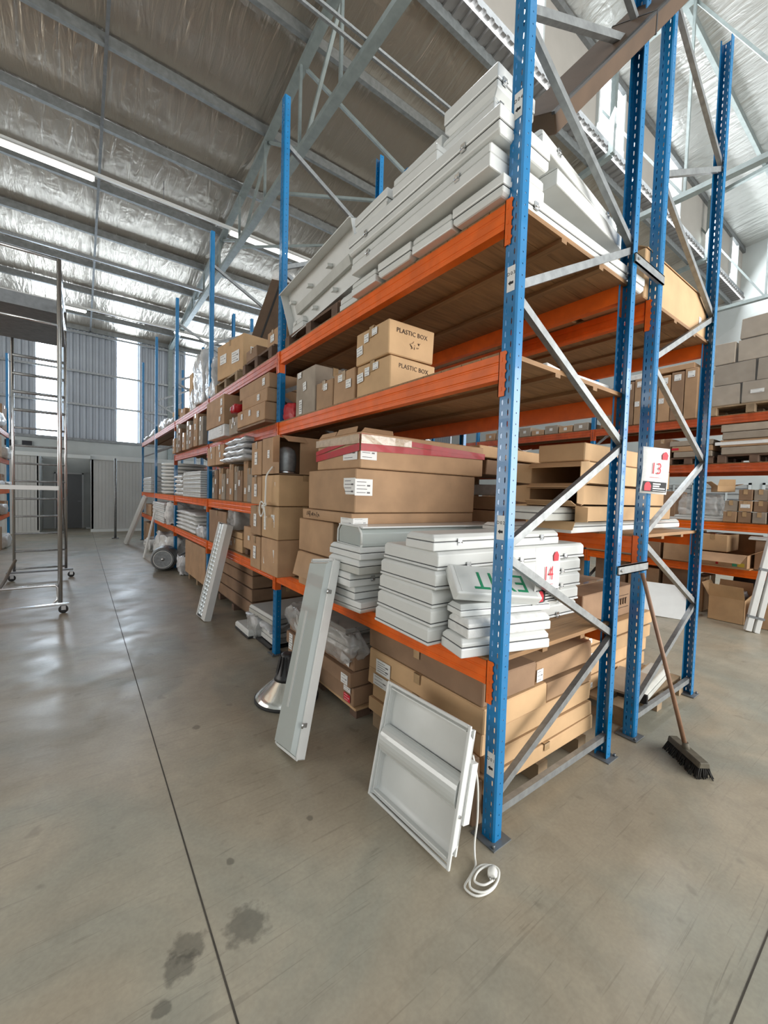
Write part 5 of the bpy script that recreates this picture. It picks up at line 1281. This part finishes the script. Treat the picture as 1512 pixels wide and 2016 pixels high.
for k in range(4): carton(X+.01*(k % 2), X+.8, -.03, .72+.02*(k % 2), z+.112+k*.105, z+.112+k*.105+.10, '%s flat carton of the taped pile at the right edge, third level' % ['lowest', 'second', 'third', 'top'][k], 'card_grey' if k != 1 else 'card', tape=None, group=gb,
    st=[('w', .93, .5, .10, .05, LB(m='orange', lines=0)), ('w', .84, .4, .10, .05, LB(m='orange', lines=0))] if k in (0, 2) else ([('w', .45, .5, .80, .045, LB(lines=1))] if k == 1 else ()))
for k in range(7):
    y0 = 2.64+k*.33; carton(X+.02, X+.6, y0, y0+.28, z, z+[.12, .2, .1, .16, .22, .12, .2][k], '%s small carton beyond the second post of the right hand rack, third level' % nn[k], ['card_dark', 'card_grey'][k % 2], tape=None, group='small cartons beyond the second post of the right hand rack')
for k in range(8):
    y0 = 2.64+k*.29; carton(X+.02, X+.6, y0, y0+.27, 2.8535, 2.8535+[.14, .12, .16, .10, .18, .12, .2, .15][k], '%s low grey carton beyond the second post of the right hand rack, top level' % nn[k], ['card_grey', 'card'][k % 2], tape=None, group='low cartons beyond the second post, top level', st=[('w', .5, .5, .06, .05)])
z = 1.3585
gs = 'small brown cartons piled at the right edge'
for r_, ys in enumerate(((.66, .50, .345, .19, .035), (.65, .495, .34, .185, .03), (.50, .345, .19, .035))):
    for k, (y1, y0) in enumerate(zip(ys, ys[1:])):
        carton(X+.01*((k+r_) % 2), X+.22, y0+.003, y1-.003, z+r_*.152, z+r_*.152+.149, 'small brown carton at the right edge, %s row, %s from the left' % (['lowest', 'middle', 'top'][r_], ['first', 'second', 'third', 'fourth'][k]), ['card', 'card_grey', 'card_dark'][(k*2+r_) % 3], tape='x', group=gs, st=[('w', .5, .5, .10, .05, LB(lines=2))] if (r_, k) == (1, 1) else ())
open_carton(X+.05, X+.35, .62, .82, z+.42, z+.50, 'small open carton tipped on the brown pile at the right edge', 'card_light', opening='t', rz=.5, angs=(20, 40, 70, 10))
fitting(X+.20, 1.05, z, .80, .30, .07, 'white batten beside the small brown cartons on the right hand rack', along='y', clips=0, group=None)
lumpy(X+.02, X+.4, .72, 1.20, z+.07, z+.36, 'grey plastic sheet heaped on the white batten of the right hand rack', 'bag_clear', amp=.04, freq=6, name='plastic_sheet', cat='plastic wrap')
carton(X+.05, X+.55, 1.25, 1.75, z, z+.42, 'brown carton standing left of the grey plastic sheet', 'card_dark', tape='x')
for k in range(5):
    y0 = 2.62+k*.48; carton(X+.02, X+.6, y0, y0+.44, z, z+[.3, .42, .25, .38, .3][k], '%s carton beyond the second post of the right hand rack, second level' % nn[k], ['card', 'card_dark', 'card_grey'][k % 3], tape='x', group='cartons beyond the second post, second level')
z = .7335
gl = 'opened cartons on the lowest level of the right hand rack'
open_carton(X-.10, X+.6, .34, .92, z+.0, z+.19, 'low opened carton with a red tape mark and a bright sticker, right hand rack', 'card', opening='t', group=gl, angs=(30, 75, -20, 60))
c = carton(X-.14, X+.5, .30, .90, z-.0, z+.012, 'flattened carton jutting from the lowest level of the right hand rack', 'card_light', tape=None, group=gl)
o = [q for q in bpy.data.objects if q.get('label', '').startswith('low opened carton')][0]
D = (.70, .58, .19)
sticker(o, 'w', D, .45, .5, .03, .12, m='tape_red', lines=0, name='red_tape'); sticker(o, 'w', D, .90, .28, .07, .05, m='yellow_card', lines=0, name='yellow_sticker'); sticker(o, 'w', D, .78, .28, .05, .05, m='green_card', lines=0, name='green_sticker')
carton(X, X+.55, .58, .92, z+.20, z+.44, 'pinkish brown carton standing on the opened one, right hand rack', 'card_light', tape='x', group=gl)
fitting(X+.1, .20, z+.40, .34, .12, .05, 'short white fitting resting high on the opened cartons, right hand rack', along='y', clips=0, group=None)
carton(X+.05, X+.5, .02, .30, z+.0, z+.395, 'dark carton under the short white fitting, right hand rack', 'card_dark', tape='x', group=gl)
for k in range(5):
    y0 = 1.0+k*.40; carton(X, X+.6, y0, y0+.36, z, z+[.38, .30, .42, .25, .36][k], '%s brown carton left of the opened ones, lowest level of the right hand rack' % nn[k], ['card', 'card_dark', 'card_grey'][k % 3], tape='x', group='brown cartons on the lowest level of the right hand rack')
# floor below
open_carton(X-.17, X+.25, .32, .71, .002, .33, 'open brown carton full of offcuts on the floor at the right edge', 'card_light', opening='t', angs=(55, 60, 70, 85))
lumpy(X-.12, X+.2, .36, .66, .10, .38, 'crumpled grey paper inside the open carton on the floor', 'bag_white', amp=.05, freq=7, name='crumpled_paper', cat='paper')
lumpy(X+.46, X+.86, .22, .62, .0, .64, 'round black bag standing behind the open carton on the floor', 'black_plastic', amp=.04, freq=4, name='black_bag', cat='bag')
for k, (y0, y1, h_) in enumerate(((.86, 1.02, .52), (1.05, 1.4, .60), (1.45, 1.9, .55), (1.95, 2.45, .62), (2.9, 3.5, .5), (3.6, 4.2, .58))):
    carton(X+.15, X+.7, y0, y1, .002, h_, '%s upright carton on the floor under the right hand rack' % nn[k], ['card', 'card_dark'][k % 2], tape='y', group='upright cartons on the floor under the right hand rack')
carton(X-.15, X+.1, .0, .22, .002, .33, 'brown carton on the floor behind the strapped leaning batten', 'card', tape='x')
def leaning_board(b, t_, wdir, w, th, name, label, m, cat):
    r, L = lean_frame(b, t_, wdir, name, label); r['category'] = cat
    mm = MB(); mm.prism([(-w/2, 0), (w/2, 0), (w/2, L*.55), (w/2-.10, L), (-w/2+.05, L), (-w/2, L*.7)] if name == 'white_panel' else [(-w/2, 0), (w/2, 0), (w/2, L), (-w/2, L)], -th, 0, lambda u, v, tt: (u, tt, v)); mm.build('board', m, r)
    return r
leaning_board((5.02, 1.05, .003), (5.40, 1.20, .40), (.45, -1, 0), .56, .012, 'white_panel', 'white board lying tilted on the floor seen between the rear posts', 'white_metal', 'board')
leaning_board((5.50, .90, .003), (5.66, .92, .44), (.1, -1, 0), .02, .25, 'leaning_slat', 'thin slat leaning by the open carton on the floor at the right', 'wood_edge', 'slat')
def strapped():
    r, L = lean_frame((5.31, .185, .003), (5.56, .02, 1.50), (.45, -1, 0), 'strapped_batten', 'pair of white battens strapped together leaning at the right edge')
    for k, (x0, x1) in enumerate(((-.085, -.002), (.002, .075))):
        m = MB(); m.prism([(x0, 0), (x1, 0), (x1-.012, -.06), (x0+.012, -.06)], 0, 1.5, lambda u, v, t: (u, v, t)); m.build('batten_body', 'white_metal', r, bevel=.003)
    for z_ in (.17, .78, 1.25):
        m = MB(); m.box(-.089, -.064, z_, .079, .003, z_+.03); m.build('strap', 'galv_dark', r)
strapped()
# barred windows low in the gable wall
for k, y in enumerate((1.9, 3.6, 5.3)):
    w = empty('window_%d' % (30+k), (17.98, y, 1.25)); structure(w, 'barred louvre window low in the gable wall')
    m = MB(); m.box(-.03, -.65, 0, .0, .65, 1.1); m.build('window_glass', 'window_sky' if False else 'wall_panel', w)
    m = MB(); m.box(-.08, -.70, -.05, -.02, -.62, 1.15); m.box(-.08, .62, -.05, -.02, .70, 1.15); m.box(-.08, -.7, 1.08, -.02, .7, 1.15); m.box(-.08, -.7, -.05, -.02, .7, .02); m.box(-.08, -.03, 0, -.02, .03, 1.1); m.build('window_frame', 'frame_white', w)
    for i in range(5):
        m = MB(); m.box(-.06, -.62, .12+i*.2, -.04, .62, .16+i*.2); m.build('window_bar', 'galv_dark', w)

# ------------------------------------------------------------------ rolling ladder tower on the left
def ladder():
    r = empty('ladder_tower', (-2.04, 6.55, 0)); tag(r, 'tall wheeled steel ladder tower with many rungs standing in the aisle', 'ladder')
    xl, xr, yf, yb, H = -.335, .335, -1.25, 1.25, 4.55
    def tube(name, pts, rad=.02, m='chrome'):
        mm = MB(); mm.tube(pts, rad, 8); return mm.build(name, m, r)
    tube('post', [(xr-.01, yf, .14), (xr-.01, yf, 4.30)], .024); tube('post', [(xl, yb, .16), (xl, yb, H)]); tube('post', [(xr, yb, .16), (xr, yb, H)]); tube('post', [(xl-.45, yf, .14), (xl-.45, yf, 4.30)], .024)
    for k in range(14): tube('rung', [(xl, yb, .20+k*.288), (xr, yb, .20+k*.288)], .016 if k < 9 else .024, 'galv')
    tube('bottom_rail', [(xl-.45, yf, .36), (xr-.06, yf, .36), (xr-.035, yf, .33), (xr-.03, yf, .18), (xr-.07, yf, .14)], .016)
    mm = MB(); mm.box(xl-.45, yf-.02, 1.53, xr-.01, yf+.02, 1.58); mm.build('cross_plank', 'white_metal', r)
    mm = MB(); mm.box(xl-.45, yf-.03, .10, xr+.08, yf-.002, .125); mm.box(xl-.45, yf+.002, .10, xr+.08, yf+.03, .125); mm.build('base_beam', 'chrome', r)
    mm = MB(); mm.box(xl-.10, yb-.03, .125, xr+.10, yb+.03, .15); mm.build('base_beam', 'galv_dark', r)
    mm = MB(); mm.box(xl-.4, yf+.6, 3.92, xr, yb, 3.95); mm.box(xl-.4, yf+.58, 3.84, xr, yf+.62, 4.0); mm.build('platform', 'galv_dark', r)
    tube('guard_rail', [(xl-.4, yf, 4.29), (xr-.01, yf, 4.29), (xr-.01, yb, 4.5)], .018)
    tube('guard_rail', [(xl-.4, yf, 3.52), (xr-.01, yf, 3.52)], .016); tube('guard_rail', [(xr, yb, 4.2), (xr-.01, yf, 3.85)], .015)
    tube('diagonal_stay', [(xr, yb, .5), (xr-.01, yf, 1.9)], .012, 'galv_dark')
    for x, y in ((xr+.02, yf), (xl-.03, yb), (xr+.07, yb), (xl-.45, yf)):
        c = MB(); 
        for s in (-1, 1): c.box(x-.02, y+s*.024-.002, .045, x+.025, y+s*.024+.002, .10)
        c.box(x-.03, y-.03, .098, x+.03, y+.03, .106); fork = c.build('castor', 'chrome', r)
        c = MB(); c.lathe([(.010, -.016), (.045, -.016), (.050, -.010), (.050, .010), (.045, .016), (.010, .016)], 20, T(x, y, .051) @ Matrix.Rotation(pi/2, 4, 'X')); c.build('castor_wheel', 'rubber', fork)
ladder()
cord([(-2.35, 7.70, .36), (-2.40, 7.5, .22), (-2.44, 7.2, .10), (-2.50, 6.8, .02), (-2.65, 6.4, .015), (-2.9, 6.0, .015)], .022, 'cable_grey', 'hose', label='grey brown hose curling from the ladder tower to the left edge', cat='hose')
# left rack goods
XL = -3.02
for k, (z, cs) in enumerate(((.845, [(11.2, 11.9, .45), (12.0, 12.6, .4), (12.7, 13.3, .3)]), (1.465, [(11.2, 12.0, .3), (12.1, 12.7, .35), (12.75, 13.4, .28)]), (2.215, [(11.3, 12.3, .5), (12.5, 13.3, .45)]), (2.915, [(11.2, 12.2, .5), (12.4, 13.2, .6)]), (.003, [(11.2, 12.2, .55), (12.3, 13.2, .5)]))):
    for i, (a, b, h_) in enumerate(cs):
        if (k+i) % 2 == 0: carton(XL-.6, XL+.02, a, b, z, z+h_, 'carton on the %s level of the left rack, %s from the ladder' % (['lowest', 'second', 'third', 'top', 'floor'][k], ['farthest', 'middle', 'nearest'][i] if len(cs) == 3 else ['farther', 'nearer'][i]), ['card', 'card_dark'][i % 2], tape='x', group='goods on the left rack')
        else: lumpy(XL-.5, XL+.10, a, b, z, z+h_*.6, 'white wrapped bundle on the %s level of the left rack, %s one' % (['lowest', 'second', 'third', 'top', 'floor'][k], ['first', 'middle', 'last'][i]), 'white_soft', amp=.03, freq=6, cuts=8, group='goods on the left rack')
for k, z in enumerate((.83, 1.45, 2.2, 2.9)): deck(-4.14, 13.6-4*RL, 3, z, 'plank decking on the %s level of the left rack' % ['lowest', 'second', 'third', 'top'][k], seed=90+k)
